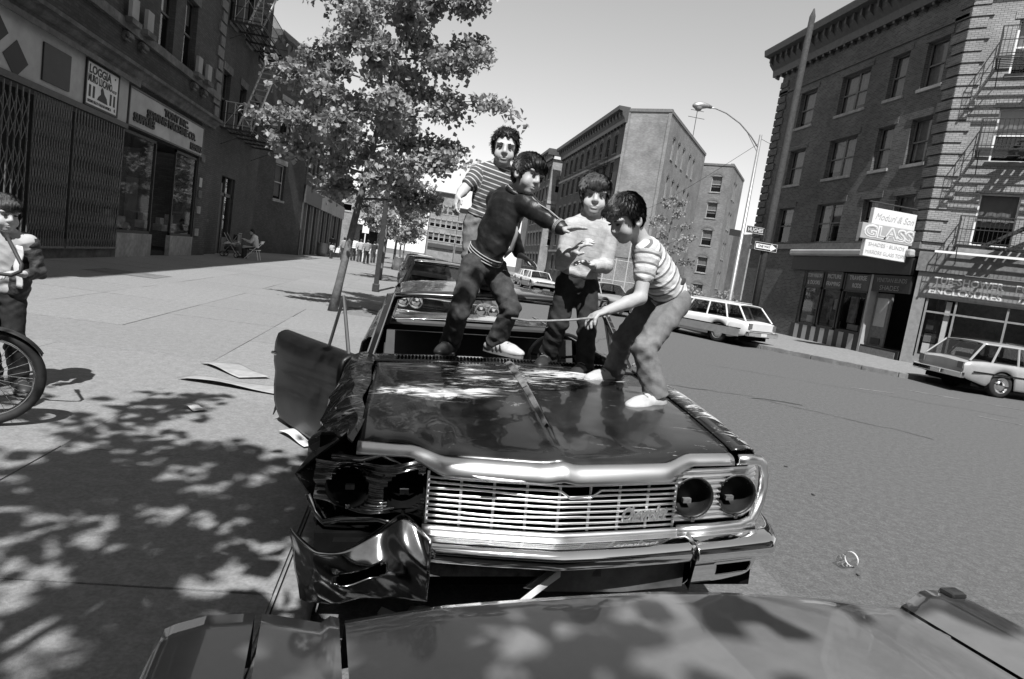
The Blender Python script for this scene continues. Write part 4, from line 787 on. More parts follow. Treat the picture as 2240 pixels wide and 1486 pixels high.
MB().grid(fsurf(-.70, .72), 44, 30).build('bonnet', 'car grey', fc, smooth=True); MB().grid(fsurf(-.855, -.712), 8, 26).build('wing_inner', 'car grey', fc, smooth=True); MB().grid(fsurf(-1.06, -.868), 12, 26).build('wing', 'car grey', fc, smooth=True); MB().grid(fsurf(.735, 1.06), 16, 26).build('wing', 'car grey', fc, smooth=True)
MB().box(.885, .945, -.06, -.015, .875, .90).build('wing_ornament', 'car dark', fc, bevel=.01); MB().box(-.98, .98, -.25, -.12, .35, .72).build('nose_panel', 'car dark', fc, bevel=.03); MB().box(-1.0, 1.0, -.12, .06, .42, .54).build('bumper', 'worn chrome', fc, bevel=.03)
for sg in (-1, 1): MB().box(min(sg*.9, sg*1.04), max(sg*.9, sg*1.04), -5.0, -1.36, .28, .84).build('side', 'car grey', fc, bevel=.03); wheel(fc, (sg*.8, -.9, .34), .34, .2, sg); wheel(fc, (sg*.8, -3.9, .34), .34, .2, sg)
for sg in (-1, 1): MB().box(min(sg*1.02, sg*1.05), max(sg*1.02, sg*1.05), -.55, -.2, .3, .64).build('side', 'car grey', fc)
MB().box(-.9, .9, -1.5, -1.36, .5, .92).build('cowl', 'car dark', fc); MB().box(-.9, .9, -5.0, -3.7, .4, .9).build('boot', 'car grey', fc, bevel=.04); MB().box(-.85, .85, -3.7, -1.5, .3, .4).build('floor', 'interior', fc)
MB().box(-.66, .66, -3.3, -2.05, 1.33, 1.37).build('roof', 'car grey', fc, bevel=.015)
for sg in (-1, 1):
    MB().tube([(sg*.84, -1.45, .9), (sg*.64, -2.07, 1.34)], .03, 6).build('pillar', 'car grey', fc); MB().tube([(sg*.84, -3.8, .9), (sg*.64, -3.28, 1.34)], .04, 6).build('pillar', 'car grey', fc)
MB().quad((-.83, -1.46, .91), (.83, -1.46, .91), (.64, -2.06, 1.34), (-.64, -2.06, 1.34)).build('windscreen', 'car glass', fc)
MB().box(-.8, .8, -.9, -.26, .2, .5).build('underbody', 'underbody', fc); MB().box(-1.0, 1.0, -1.34, -.2, .52, .80).build('gap_shade', 'underbody', fc)  # second box: near-black, added under the bonnet to darken the panel gaps
# ---------- the wreck
def wreck_paint(name):
    m = mat(name, .014, .25, .5, 4, coat=.5); nt = m.node_tree; N = nt.nodes; K = nt.links.new; p = N['Principled BSDF']
    tc = N.new('ShaderNodeTexCoord'); mp = N.new('ShaderNodeMapping'); mp.inputs['Scale'].default_value = (1.6, 5.5, 3); mp.inputs['Rotation'].default_value = (0, 0, -.25); K(tc.outputs['Object'], mp.inputs[0])
    n = N.new('ShaderNodeTexNoise'); n.inputs['Scale'].default_value = 2.6; n.inputs['Detail'].default_value = 12; n.inputs['Roughness'].default_value = .74; n.inputs['Distortion'].default_value = 1.6; K(mp.outputs[0], n.inputs[0])
    sx = N.new('ShaderNodeSeparateXYZ'); K(tc.outputs['Object'], sx.inputs[0])
    def gauss(cx, cy, wx, wy, amp):
        e = []
        for ch, c, w in ((0, cx, wx), (1, cy, wy)):
            a = N.new('ShaderNodeMath'); a.operation = 'SUBTRACT'; K(sx.outputs[ch], a.inputs[0]); a.inputs[1].default_value = c
            d_ = N.new('ShaderNodeMath'); d_.operation = 'DIVIDE'; K(a.outputs[0], d_.inputs[0]); d_.inputs[1].default_value = w
            q = N.new('ShaderNodeMath'); q.operation = 'MULTIPLY'; K(d_.outputs[0], q.inputs[0]); K(d_.outputs[0], q.inputs[1]); e.append(q)
        s_ = N.new('ShaderNodeMath'); s_.operation = 'ADD'; K(e[0].outputs[0], s_.inputs[0]); K(e[1].outputs[0], s_.inputs[1])
        ng = N.new('ShaderNodeMath'); ng.operation = 'MULTIPLY'; ng.inputs[1].default_value = -1; K(s_.outputs[0], ng.inputs[0])
        ex = N.new('ShaderNodeMath'); ex.operation = 'EXPONENT'; K(ng.outputs[0], ex.inputs[0])
        am = N.new('ShaderNodeMath'); am.operation = 'MULTIPLY'; am.inputs[1].default_value = amp; K(ex.outputs[0], am.inputs[0]); return am
    tot = None
    for g_ in ((-.42, .78, .36, .12, .27), (-.10, 1.10, .42, .18, .17), (.35, 1.28, .35, .12, .21), (-.6, 1.35, .3, .14, .14), (.93, .6, .10, .8, .17), (-.93, .9, .10, .7, .08), (0, 2.8, 1.0, .8, .06)):
        q = gauss(*g_)
        if tot is None: tot = q
        else: s_ = N.new('ShaderNodeMath'); s_.operation = 'ADD'; K(tot.outputs[0], s_.inputs[0]); K(q.outputs[0], s_.inputs[1]); tot = s_
    ad = N.new('ShaderNodeMath'); ad.operation = 'ADD'; K(n.outputs[0], ad.inputs[0]); K(tot.outputs[0], ad.inputs[1])
    r = N.new('ShaderNodeMapRange'); r.inputs[1].default_value = .625; r.inputs[2].default_value = .75; K(ad.outputs[0], r.inputs[0])
    x = N.new('ShaderNodeMix'); x.data_type = 'RGBA'; K(r.outputs[0], x.inputs[0]); K(p.inputs['Base Color'].links[0].from_socket, x.inputs[6]); x.inputs[7].default_value = (.62, .62, .62, 1); K(x.outputs[2], p.inputs['Base Color'])
    inv = N.new('ShaderNodeMath'); inv.operation = 'SUBTRACT'; inv.inputs[0].default_value = .6; K(r.outputs[0], inv.inputs[1]); inv.use_clamp = True; K(inv.outputs[0], p.inputs['Coat Weight'])
    rr_ = N.new('ShaderNodeMapRange'); rr_.inputs[3].default_value = .25; rr_.inputs[4].default_value = .8; K(r.outputs[0], rr_.inputs[0]); K(rr_.outputs[0], p.inputs['Roughness'])
    bu = N.new('ShaderNodeBump'); bu.inputs['Strength'].default_value = .12; bu.inputs['Distance'].default_value = .05; n5 = N.new('ShaderNodeTexNoise'); n5.inputs['Scale'].default_value = 3.5; K(tc.outputs['Object'], n5.inputs[0]); K(n5.outputs[0], bu.inputs['Height']); K(bu.outputs[0], p.inputs['Normal']); K(bu.outputs[0], p.inputs['Coat Normal'])
    return m
wreck_paint('wreck paint')
ch = thing('wrecked_car', 'stripped black sedan with smashed front wing, missing windscreen and empty headlights', 'car', (.746, 2.419, 0), (0, math.radians(-4), 0), local=True)
yf = lambda x: -.05+.10*abs(x)+.07*x*x
def hood_z(x, y): f = min(1, max(0, (y+.03)/1.47)); return .842+.125*(1-(1-f)**1.7)+.022*(1-(x/.8)**2)+.014*math.exp(-(x/.035)**2)-.05*math.exp(-((y-.02)/.05)**2)*0
def hood_edge(x): ax_ = abs(x); s = min(1, max(0, (ax_-.44)/.16)); s = s*s*(3-2*s); return yf(x)+.02+.06*s, .035*s
def hood(u, v):
    x = -.80+1.60*u; y0, dz = hood_edge(x); y = y0+(1.455+.03*(1-(x/.8)**2)-y0)*v; z = hood_z(x, y)
    if v < .06: z -= (1-v/.06)**2*.012
    if x < -.45 and v < .5: z += .012*math.sin(17*x)*math.sin(9*y)*(1-v*2)
    return (x, y, z+dz*.35*(1-v))
MB().grid(hood, 60, 36).build('bonnet', 'wreck paint', ch, smooth=True, solid=.012)
ht = MB(); n = 24
for i in range(n): # raised trim strip along the bonnet crease
    y = .30+i*(1.16/n); y2 = y+1.16/n; w0, w1 = .012+.016*i/n, .012+.016*(i+1)/n; z, z2 = hood_z(0, y)+.008, hood_z(0, y2)+.008
    ht.add([(-w0, y, z-.004), (0, y, z+.012), (w0, y, z-.004), (-w1, y2, z2-.004), (0, y2, z2+.012), (w1, y2, z2-.004)], [(0, 1, 4, 3), (1, 2, 5, 4)])
ht.build('bonnet_trim', mat('trim strip', .3, .4, .5, 14, metal=.4), ch)
def lip(u, v):
    x = -.80+1.60*u; ax_ = abs(x); y0, dz = hood_edge(x); zt = hood_z(x, y0)+dz*.35-.010; s = dz/.035; hh = .062-.028*s
    zz = zt-hh*(v**1.6); yy = y0-.05*math.sin(v*math.pi/2)
    return (x, yy, zz+.004*math.sin(v*math.pi))
MB().grid(lip, 70, 8).build('bonnet_lip', 'satin chrome', ch, smooth=True, solid=.01)
eb = MB(); eb.prism([(-.30, yf(0)-.028, .800), (.30, yf(.3)-.03, .800), (.36, yf(.36)-.03, .812), (.52, yf(.5)-.02, .816), (.52, yf(.5)-.02, .822), (-.5, yf(.5)-.02, .822), (-.36, yf(.36)-.03, .812)], (0, .012, 0)); eb.build('bonnet_badge', 'worn chrome', ch)
# grille
MB().box(-.53, .53, .10, .14, .54, .80).build('grille_back', 'underbody', ch)
for i in range(9):
    z = .598+i*.0225; b = MB(); P_ = []
    for k in range(25):
        x = -.515+1.03*k/24; sag = (.0045*math.sin(k*.45+i) if i in (2, 6) else .0012*math.sin(k*.5+i*2)); P_.append((x, yf(x)+.01, z+sag*(1 if x < .1 else .4)-(.03 if i == 7 and .02 < x < .16 else 0)))
    b.tube(P_, .0055, 6); b.build('grille_bar', 'satin chrome', ch, smooth=True)
for k in range(9): x = -.515+1.03*k/8; MB().tube([(x, yf(x)+.018, .585), (x, yf(x)+.018, .80)], .006, 6).build('grille_post', 'satin chrome', ch)
lt = MB()
lt.grid(lambda u, v: ((-.93 if 0 else -.53)+(.53+.93)*u, yf(-.53+1.46*u)-.012*math.sin(v*math.pi)+.005, .583-.028*v), 40, 4); lt.build('grille_surround', 'satin chrome', ch, smooth=True, solid=.008)
text('Chevrolet', .085, Matrix(((.985, 0, -.17, .36), (.17, 0, .985, yf(.36)-.012), (0, 1, 0, .655), (0, 0, 0, 1))) @ Matrix.Scale(1, 4), 'satin chrome', ch, name='script_badge', shear=.45, depth=.004, width=.21, bold=.002)
# headlight panels
def headpanel(sg, crush):
    b = MB(); rows = 22; cs_ = 30
    def fn(u, v):
        x = .525+.44*u; z = .59+.235*v; y = yf(x)+.035+.02*math.cos(v*2*math.pi*10)*.35+.06*max(0, u-.8)/.2
        if crush: y += .035*math.sin(9*u+3*v)+.03*math.sin(14*v+2)*u; z += .018*math.sin(8*u+1)*(v-.2)-.05*u*(v-.1)
        return (sg*x, y, z)
    pts = [fn(i/cs_, j/(rows*3)) for i in range(cs_+1) for j in range(rows*3+1)]; w = rows*3+1; fs = []
    hx = (.605, .825)
    for i in range(cs_):
        for j in range(rows*3):
            x = .525+.44*(i+.5)/cs_; z = .59+.235*(j+.5)/(rows*3)
            if any((x-h)**2+(z-.705)**2 < .084**2 for h in hx): continue
            fs.append((i*w+j, (i+1)*w+j, (i+1)*w+j+1, i*w+j+1))
    b.add(pts, fs); p = b.build('headlight_panel', 'worn chrome' if crush else 'satin chrome', ch, smooth=True)
    for k, h in enumerate(hx):
        c = (sg*h, yf(h)+.03+(.03 if crush else 0), .705-(.012*k if crush else 0)); s1 = (1.12 if crush and k == 0 else 1)
        MB().lathe(c, (0, 1, 0), [(.092*s1, -.012), (.086*s1, -.018), (.082*s1, 0), (.078, .05), (.06, .09), (.035, .105), (.001, .108)], 26).build('headlight_bucket', 'underbody' if crush else mat('bucket', .03, .45, .5, 9, metal=.5), p, smooth=True)
        MB().box(sg*h-.018, sg*h+.018, c[1]+.04, c[1]+.06, .66, .68).build('lamp_socket', 'rust', p)
        MB().box(sg*h-.008, sg*h+.008, c[1]-.03, c[1]-.02, .605, .625).build('trim_clip', 'worn chrome', p)
headpanel(1, False); headpanel(-1, True)
def sweep(path, w, h, name, m, n=None):
    b = MB(); P_ = [Vector(p) for p in path]; pts = []
    for i, p in enumerate(P_):
        t = (P_[min(i+1, len(P_)-1)]-P_[max(i-1, 0)]).normalized(); nn = Vector((0, -1, 0)); s_ = t.cross(nn).normalized()
        pts += [p-s_*w, p-s_*w*.5+nn*h, p+s_*w*.5+nn*h, p+s_*w]
    b.add(pts, [(i*4+j, i*4+j+1, (i+1)*4+j+1, (i+1)*4+j) for i in range(len(P_)-1) for j in range(3)]); return b.build(name, m, ch, smooth=True, solid=.006)
sur = [(.80, .868), (.87, .866), (.93, .853), (.975, .82), (1.0, .77), (1.008, .71), (.995, .65), (.965, .605), (.92, .578), (.85, .568), (.7, .566), (.53, .568)]
sweep([(x, yf(min(x, .9))+.01+max(0, x-.9)*.9, z) for x, z in sur], .022, .02, 'headlight_surround', 'satin chrome')
sweep([(-x, yf(min(x, .9))+.05+max(0, x-.9)*.9+.02*math.sin(i*1.9), z-.03-.03*math.sin(i*1.3)) for i, (x, z) in enumerate(sur[6:])], .012, .012, 'headlight_surround', 'worn chrome')
sweep([(-x, yf(min(x, .9))+.07, z-.04-.012*math.sin(i*2.3)) for i, (x, z) in enumerate([(.52, .855), (.62, .84), (.7, .862), (.78, .85), (.9, .84)])], .014, .012, 'bent_trim', 'worn chrome')
MB().box(-.97, .97, .34, .38, .3, .84).build('radiator_panel', 'underbody', ch)
# wings (front fenders)
def fender(sg, crush):
    rng = np.random.RandomState(4); ph = rng.uniform(0, 6, (6,)); ys = np.linspace(0, 1, 46); prof_ = [(.815, 0), (.86, .006), (.91, .002), (.955, -.018), (.985, -.06), (1.0, -.13), (1.005, -.22), (1.0, -.32), (.99, -.42), (.975, -.52)]
    b = MB(); pts = []
    for i, t in enumerate(ys):
        for j, (x, dz) in enumerate(prof_):
            y0 = hood_edge(.80)[0]+.015 if j < 2 else hood_edge(.80)[0]+.02+.10*((x-.82)/.18)**2
            y = y0+(1.72-y0)*t; z = hood_z(.8, min(y, 1.45))+.012+dz*(1-.0*t)
            dd = abs(y-.98)
            if dd < .42 and j >= 6: z = max(z, .36+math.sqrt(max(0, .42**2-dd*dd))*.9) if j > 6 else z
            if crush:
                k = max(0, 1-t*1.15)
                amp = k*(.25+.75*min(1, j/5))
                fold = abs(math.sin(5.2*y+1.3*j*.35+ph[0]))-.5
                x2 = x-amp*(.085*fold+.05*math.sin(11*y+j*.9+ph[1])+.03); y2 = y+amp*(.10*math.sin(j*.8+ph[2])+.06*math.sin(7*y+ph[3])+.08*(j/9)); z2 = z+amp*(.04*math.sin(9*y+j*1.1+ph[4])-.03-.02*j*.3)
                pts.append((sg*x2, y2, z2))
            else: pts.append((sg*x, y, z))
    n = len(prof_); b.add(pts, [(i*n+j, (i+1)*n+j, (i+1)*n+j+1, i*n+j+1) for i in range(45) for j in range(n-1)])
    return b.build('wing', 'wreck paint', ch, smooth=not crush, solid=.008)
fender(1, False); fender(-1, True)
# bumper
def bump_prof(v): # v 0..1 from top inner edge to bottom: (forward, z)
    q = [(.02, .592), (-.045, .585), (-.075, .570), (-.085, .545), (-.078, .52), (-.05, .50), (-.03, .495)]
    k = v*(len(q)-1); i = min(len(q)-2, int(k)); f = k-i; return q[i][0]*(1-f)+q[i+1][0]*f, q[i][1]*(1-f)+q[i+1][1]*f
def bmid(u, v): x = -.52+1.10*u; f, z = bump_prof(v); return (x, yf(x)-.03+f, z-.03+.03*(abs(x)/.55)*0)
MB().grid(bmid, 40, 12).build('bumper_bar', 'chrome', ch, smooth=True, solid=.006)
def bend_r(u, v):
    x = .585+.50*u; k = min(1, max(0, u*1.0)); f, z = bump_prof(min(1, v/.55)); y = yf(min(x, .95))-.03+f+max(0, u-.72)**2*3.2
    xx = x-max(0, u-.85)*.12
    if v > .55:
        t = (v-.55)/.45; z = .495-.155*t; y = yf(min(x, .95))-.03-.03+.02*math.sin(t*math.pi)*-1+.10*t*t+max(0, u-.62)**2*3.2; xx = x-.16*t*max(0, u-.4)
    return (xx, y, z-.035)
def holed(fn, nu, nv, hole):
    b = MB(); pts = [fn(i/nu, j/nv) for i in range(nu+1) for j in range(nv+1)]; w = nv+1
    b.add(pts, [(i*w+j, (i+1)*w+j, (i+1)*w+j+1, i*w+j+1) for i in range(nu) for j in range(nv) if not hole((i+.5)/nu, (j+.5)/nv)]); return b
br_ = holed(bend_r, 44, 36, lambda u, v: .26 < u < .62 and .62 < v < .74).build('bumper_end', 'chrome', ch, smooth=True, solid=.006)
MB().box(.70, .92, yf(.8)+.03, yf(.8)+.05, .38, .48).build('lamp_recess', 'underbody', br_)
MB().grid(lambda u, v: (.575+.012*math.sin(v*math.pi), yf(.58)-.14+.14*v+.05*u, .545-.2*u), 6, 6).build('bumper_flange', 'worn chrome', br_, smooth=True)
def bend_l(u, v): # torn, folded end of the bumper
    x = -.50-.50*u; z = .655-.13*u*0-.30*v; y = yf(abs(x)*.7)-.17+.02*math.sin(6*u)
    topz = .595+.055*math.exp(-((u-.2)/.13)**2)-.03*math.exp(-((u-.62)/.2)**2)+.045*max(0, u-.8)/.2
    z = topz+(.362+.012*math.sin(5*u)-topz)*v; y += -.03*math.sin(v*math.pi)+.07*(1-v)**3*math.sin(u*5+.4)+.16*max(0, u-.8)**1.5*4*(.4)+.05*max(0, .12-u)*8*(v-.3)
    y += .012*math.sin(19*u+5*v)*math.sin(7*v)
    return (x+.05*v*max(0, u-.6)*2, y, z)
bl_ = holed(bend_l, 48, 30, lambda u, v: .32 < u < .68 and .40 < v < .60 and not ((u < .35 or u > .65) and (v < .44 or v > .56))).build('torn_bumper_end', 'worn chrome', ch, smooth=True, solid=.008)
MB().box(-.86, -.64, yf(.7)-.12, yf(.7)-.08, .44, .55).build('lamp_recess', 'underbody', bl_)
def curl(u, v): x = -.50-.50*u; p = bend_l(u, 0); return (p[0], p[1]+.13*v, p[2]-.01-.05*v*v+.02*math.sin(5*u)*v)
MB().grid(curl, 36, 6).build('folded_edge', 'worn chrome', bl_, smooth=True, solid=.006)
MB().box(-.95, .95, .12, .2, .28, .5).build('crossmember', 'underbody', ch); MB().box(-.5, .2, -.04, .0, .40, .45).build('bumper_iron', 'rust', ch)
mat('scratched metal', .22, .5, .6, 3, metal=.3, dirt=.6)
va = MB(); va.add([(.0, -.06, .46), (.57, 0, .50), (.57, .0, .34), (.30, -.02, .325), (-.02, -.05, .345), (-.12, -.06, .365)], [(0, 1, 2, 3, 4, 5)]); va.build('torn_valance', 'scratched metal', ch, solid=.01)
MB().grid(lambda u, v: (.02-.42*u, -.08-.10*u*u, .42-.27*u-.02*math.sin(u*3)+.035*v*(1-.4*u)), 14, 2).build('hanging_strip', 'white paint', ch, solid=.006)
# cowl, dash and cabin
def cowl(u, v): x = -.86+1.72*u; return (x, 1.475+.03*(1-(x/.8)**2)+.16*v, .972+.012*v+.015*(1-(x/.86)**2))
MB().grid(cowl, 30, 4).build('cowl_panel', 'wreck paint', ch, smooth=True, solid=.01)
for i in range(64): x = -.68+i*.0215; MB().box(x, x+.011, 1.53+.03*(1-(x/.8)**2), 1.585+.03*(1-(x/.8)**2), .985, .9905+.006+.012*(1-(x/.86)**2)).build('cowl_vent', 'underbody', ch)
MB().box(-.86, .86, 1.66, 1.95, .80, .955).build('dashboard', 'interior', ch, bevel=.05); MB().box(-.9, .9, 1.45, 1.52, .3, .95).build('firewall', 'underbody', ch); MB().box(-.93, .93, 1.5, 4.2, .26, .32).build('cabin_floor', 'interior', ch)
for y in (2.55, 3.45):
    MB().box(-.82, .82, y, y+.45, .35, .58).build('seat_cushion', 'seat vinyl', ch, bevel=.06); MB().add([(-.82, y+.36, .5), (.82, y+.36, .5), (.80, y+.52, .97), (-.80, y+.52, .97), (-.82, y+.54, .5), (.82, y+.54, .5), (.80, y+.64, .96), (-.80, y+.64, .96)], [(0, 1, 2, 3), (4, 7, 6, 5), (3, 2, 6, 7), (0, 3, 7, 4), (1, 5, 6, 2)]).build('seat_back', 'seat vinyl', ch)
sw = MB(); c_ = Vector((.42, 1.98, 1.0)); axn = Vector((0, -.75, -.55)).normalized() * -1; ua = Vector((1, 0, 0)); ub = axn.cross(ua)
sw.tube([c_+(ua*math.cos(a)+ub*math.sin(a))*.20 for a in np.linspace(0, 2*math.pi, 33)], .012, 8, False); so = sw.build('steering_wheel', mat('wheel rim', .3, .35, .3), ch, smooth=True)
sp_ = MB(); sp_.tube([c_-ua*.19, c_-axn*.03, c_+ua*.19], .01, 6); sp_.tube([c_-axn*.03, c_-axn*.4], .025, 8); sp_.build('steering_column', 'interior', so)
# roof and pillars
def roof(u, v):
    x = (2*u-1)*(.735); y = 2.03+.03*(1-(x/.7)**2)*-1+1.45*v; e_ = abs(2*u-1); return (x, y, 1.352+.055*(1-e_**2)*(1-.55*(2*v-1)**2)-.03*e_**8+(-.012 if v < .04 else 0)+.01*math.sin(5*x+3*y))
MB().grid(roof, 28, 22).build('roof', 'wreck paint', ch, smooth=True, solid=.028)
for sg in (-1, 1):
    MB().add([(sg*.875, 1.64, .955), (sg*.83, 1.64, .965), (sg*.725, 2.06, 1.345), (sg*.775, 2.06, 1.335), (sg*.885, 1.76, .955), (sg*.84, 1.76, .965), (sg*.735, 2.16, 1.345), (sg*.785, 2.16, 1.335)], [(0, 1, 2, 3), (4, 7, 6, 5), (1, 5, 6, 2), (0, 3, 7, 4), (3, 2, 6, 7)]).build('front_pillar', 'wreck paint', ch)
    MB().tube([(sg*.835, 1.635, .968), (sg*.73, 2.045, 1.345)], .008, 6).build('pillar_trim', 'chrome', ch)
    MB().add([(sg*.86, 3.55, .955), (sg*.83, 4.05, .955), (sg*.72, 3.5, 1.35), (sg*.74, 3.2, 1.345), (sg*.80, 3.55, .955), (sg*.77, 4.05, .955), (sg*.68, 3.5, 1.35), (sg*.69, 3.2, 1.345)], [(0, 1, 2, 3), (4, 7, 6, 5), (0, 3, 7, 4), (1, 5, 6, 2)]).build('rear_pillar', 'wreck paint', ch)
hdr = MB().tube([(-.72, 2.035, 1.335), (0, 2.005, 1.365), (.72, 2.035, 1.335)], .014, 6).build('windscreen_header', 'worn chrome', ch, smooth=True)
# sides, boot, floor
def side(sg, y0, y1, nm):
    pr = [(.86, .955), (.93, .945), (.975, .90), (.99, .82), (1.0, .72), (.985, .66), (.995, .58), (.985, .44), (.96, .34), (.94, .26)]
    def fn(u, v):
        k = v*(len(pr)-1); i = min(len(pr)-2, int(k)); f = k-i; x = pr[i][0]*(1-f)+pr[i+1][0]*f; z = pr[i][1]*(1-f)+pr[i+1][1]*f; y = y0+(y1-y0)*u
        if abs(y-4.35) < .42: z = max(z, .34+math.sqrt(max(0, .42**2-(y-4.35)**2))*.95) if z < .7 else z
        return (sg*x, y, z)
    return MB().grid(fn, 30, 18).build(nm, 'wreck paint', ch, smooth=True, solid=.012)
side(1, 1.74, 2.72, 'front_door'); side(1, 2.73, 3.6, 'rear_door'); side(1, 3.61, 5.3, 'rear_quarter'); side(-1, 2.73, 3.6, 'rear_door'); side(-1, 3.61, 5.3, 'rear_quarter')
MB().grid(lambda u, v: ((2*u-1)*.86, 4.03+1.27*v, .955-.05*v*v+.03*(1-(2*u-1)**2)), 16, 10).build('boot_lid', 'wreck paint', ch, smooth=True, solid=.012); MB().box(-.82, .82, 3.75, 4.03, .90, .945).build('parcel_shelf', 'interior', ch); MB().box(-.95, .95, 5.24, 5.3, .35, .9).build('tail_panel', 'car black', ch); MB().box(-.98, .98, 5.3, 5.4, .4, .56).build('rear_bumper', 'worn chrome', ch, bevel=.03); MB().box(-.9, .9, .3, 5.2, .2, .28).build('underbody', 'underbody', ch)
for y in (.98, 4.35): wheel(ch, (.86, y, .33), .33, .2, 1, 'rust')
wheel(ch, (-.86, 4.35, .40), .33, .2, -1, 'rust')
# vent window frames
def tri(p, name, par, m='worn chrome', r=.011): b = MB().tube(list(p)+[p[0]], r, 6, False); return b.build(name, m, par)
tri([(.88, 1.78, .96), (.79, 2.12, 1.31), (.88, 2.14, .96)], 'vent_frame', ch, 'dark paint', .014); tri([(.885, 2.14, .96), (.79, 2.14, 1.32), (.795, 2.2, 1.32), (.89, 2.2, .96)], 'vent_frame', ch, 'dark paint', .012)
MB().tube([(.99, 2.0, .95), (1.10, 2.06, 1.0), (1.16, 2.3, 1.22)], .008, 5).build('mirror_arm', 'chrome', ch)
# open passenger door
hx_, hy_ = -.985, 1.74; a_ = math.radians(33); dd_ = Vector((-math.sin(a_), math.cos(a_), 0)); nn_ = Vector((-math.cos(a_), -math.sin(a_), 0))
def door(u, v):
    pr = [(-.07, .935), (-.02, .94), (.03, .915), (.05, .85), (.055, .74), (.04, .66), (.05, .58), (.045, .44), (.02, .34), (.0, .28)]
    k = v*(len(pr)-1); i = min(len(pr)-2, int(k)); f = k-i; o_ = pr[i][0]*(1-f)+pr[i+1][0]*f; z = pr[i][1]*(1-f)+pr[i+1][1]*f
    p = Vector((hx_, hy_, 0))+dd_*(1.02*u)+nn_*(o_-.012*math.sin(6*u)*math.sin(4*v)); return (p.x, p.y, z+.015*u+.02*max(0, u-.85)/.15*math.sin(v*7))
mat('dull black', .012, .45, .6, 7, coat=.12, dirt=.4)
od = MB().grid(door, 26, 22).build('open_door', 'dull black', ch, smooth=True, solid=.03)
MB().prism([tuple(Vector((hx_, hy_, .30))+dd_*.03-nn_*.03), tuple(Vector((hx_, hy_, .30))+dd_*1.0-nn_*.03), tuple(Vector((hx_, hy_, .91))+dd_*1.0-nn_*.03), tuple(Vector((hx_, hy_, .91))+dd_*.03-nn_*.03)], tuple(nn_*-.06)).build('door_lining', 'seat vinyl', od)
b_ = Vector((hx_, hy_, .93)); tri([tuple(b_+dd_*.06-nn_*.03), tuple(b_+dd_*.30-nn_*.10+Vector((0, 0, .37))), tuple(b_+dd_*.36-nn_*.03)], 'vent_frame', od, 'dark paint', .013)
MB().tube([tuple(b_+dd_*.93+nn_*.05+Vector((0, 0, -.13))), tuple(b_+dd_*1.03+nn_*.08+Vector((0, 0, -.12)))], .014, 6).build('door_handle', 'chrome', od); MB().add([tuple(b_+dd_*1.03+Vector((0, 0, -.25))), tuple(b_+dd_*1.06+Vector((0, 0, -.4))), tuple(b_+dd_*1.10+nn_*.03+Vector((0, 0, -.62))), tuple(b_+dd_*1.04+Vector((0, 0, -.5)))], [(0, 1, 2, 3)]).build('torn_rubber', 'rubber', od, solid=.01)
MB().grid(lambda u, v: (-.99+.02*math.sin(6*u), 1.76+.06*u, .30+.6*v), 4, 4).build('door_jamb', 'underbody', ch, solid=.02)
# ================================================================== PEOPLE (implicit surfaces meshed once: limbs taper and join smoothly)
V3 = lambda p: np.array(p, dtype=np.float32)
def unit(v): v = np.array(v, dtype=np.float64); return v/(np.linalg.norm(v)+1e-9)
class Field:
    def __init__(s): s.pr = []
    def cap(s, a, b, ra, rb, k=.02): s.pr.append(('c', V3(a), V3(b), ra, rb, k)); return s
    def ell(s, c, R, r, k=.02): s.pr.append(('e', V3(c), np.array(R, np.float32), V3(r), 0, k)); return s
    def cut(s, c, R, r, k=.008): s.pr.append(('x', V3(c), np.array(R, np.float32), V3(r), 0, k)); return s
    def ev(s, q, P):
        if q[0] == 'c':
            ab = q[2]-q[1]; w = P-q[1]; t = np.clip((w@ab)/(ab@ab+1e-9), 0, 1); return np.linalg.norm(w-t[..., None]*ab, axis=-1)-(q[3]+t*(q[4]-q[3]))
        w = (P-q[1])@q[2].T; k0 = np.linalg.norm(w/q[3], axis=-1); k1 = np.linalg.norm(w/(q[3]**2), axis=-1)+1e-6; return k0*(k0-1)/k1
    def mesh(s, h, post=None, pad=.03):
        lo, hi = [], []
        for q in s.pr:
            if q[0] == 'x': continue
            if q[0] == 'c': m = max(q[3], q[4]); lo.append(np.minimum(q[1], q[2])-m); hi.append(np.maximum(q[1], q[2])+m)
            else: e = np.abs(q[2].T)@q[3]; lo.append(q[1]-e); hi.append(q[1]+e)
        lo = np.min(lo, 0)-pad; hi = np.max(hi, 0)+pad; n = np.ceil((hi-lo)/h).astype(int)+1; D = np.full(n, .2, np.float32)
        for q in s.pr:
            mg = q[5]*1.5+h*3+(.03 if q[0] != 'x' else 0)
            if q[0] == 'c': m = max(q[3], q[4])+mg; a = np.minimum(q[1], q[2])-m; b = np.maximum(q[1], q[2])+m
            else: e = np.abs(q[2].T)@q[3]+mg; a = q[1]-e; b = q[1]+e
            i0 = np.clip(np.floor((a-lo)/h).astype(int), 0, n); i1 = np.clip(np.ceil((b-lo)/h).astype(int)+1, 0, n)
            if np.any(i1 <= i0): continue
            ax = [lo[d]+h*np.arange(i0[d], i1[d], dtype=np.float32) for d in range(3)]
            P = np.stack(np.meshgrid(*ax, indexing='ij'), -1); d_ = s.ev(q, P).astype(np.float32); sl = tuple(slice(i0[d], i1[d]) for d in range(3)); o = D[sl]; k = q[5]
            if q[0] == 'x': hh = np.clip(.5-.5*(d_+o)/k, 0, 1); D[sl] = o*(1-hh)-d_*hh+k*hh*(1-hh); D[sl] = np.maximum(D[sl], o)
            else: hh = np.clip(.5+.5*(d_-o)/k, 0, 1); D[sl] = d_*(1-hh)+o*hh-k*hh*(1-hh)
        if post is not None:
            idx = np.argwhere(np.abs(D) < .05); P = lo+h*idx; D[tuple(idx.T)] = post(P, D[tuple(idx.T)])
        return surfnet(D, lo, h)
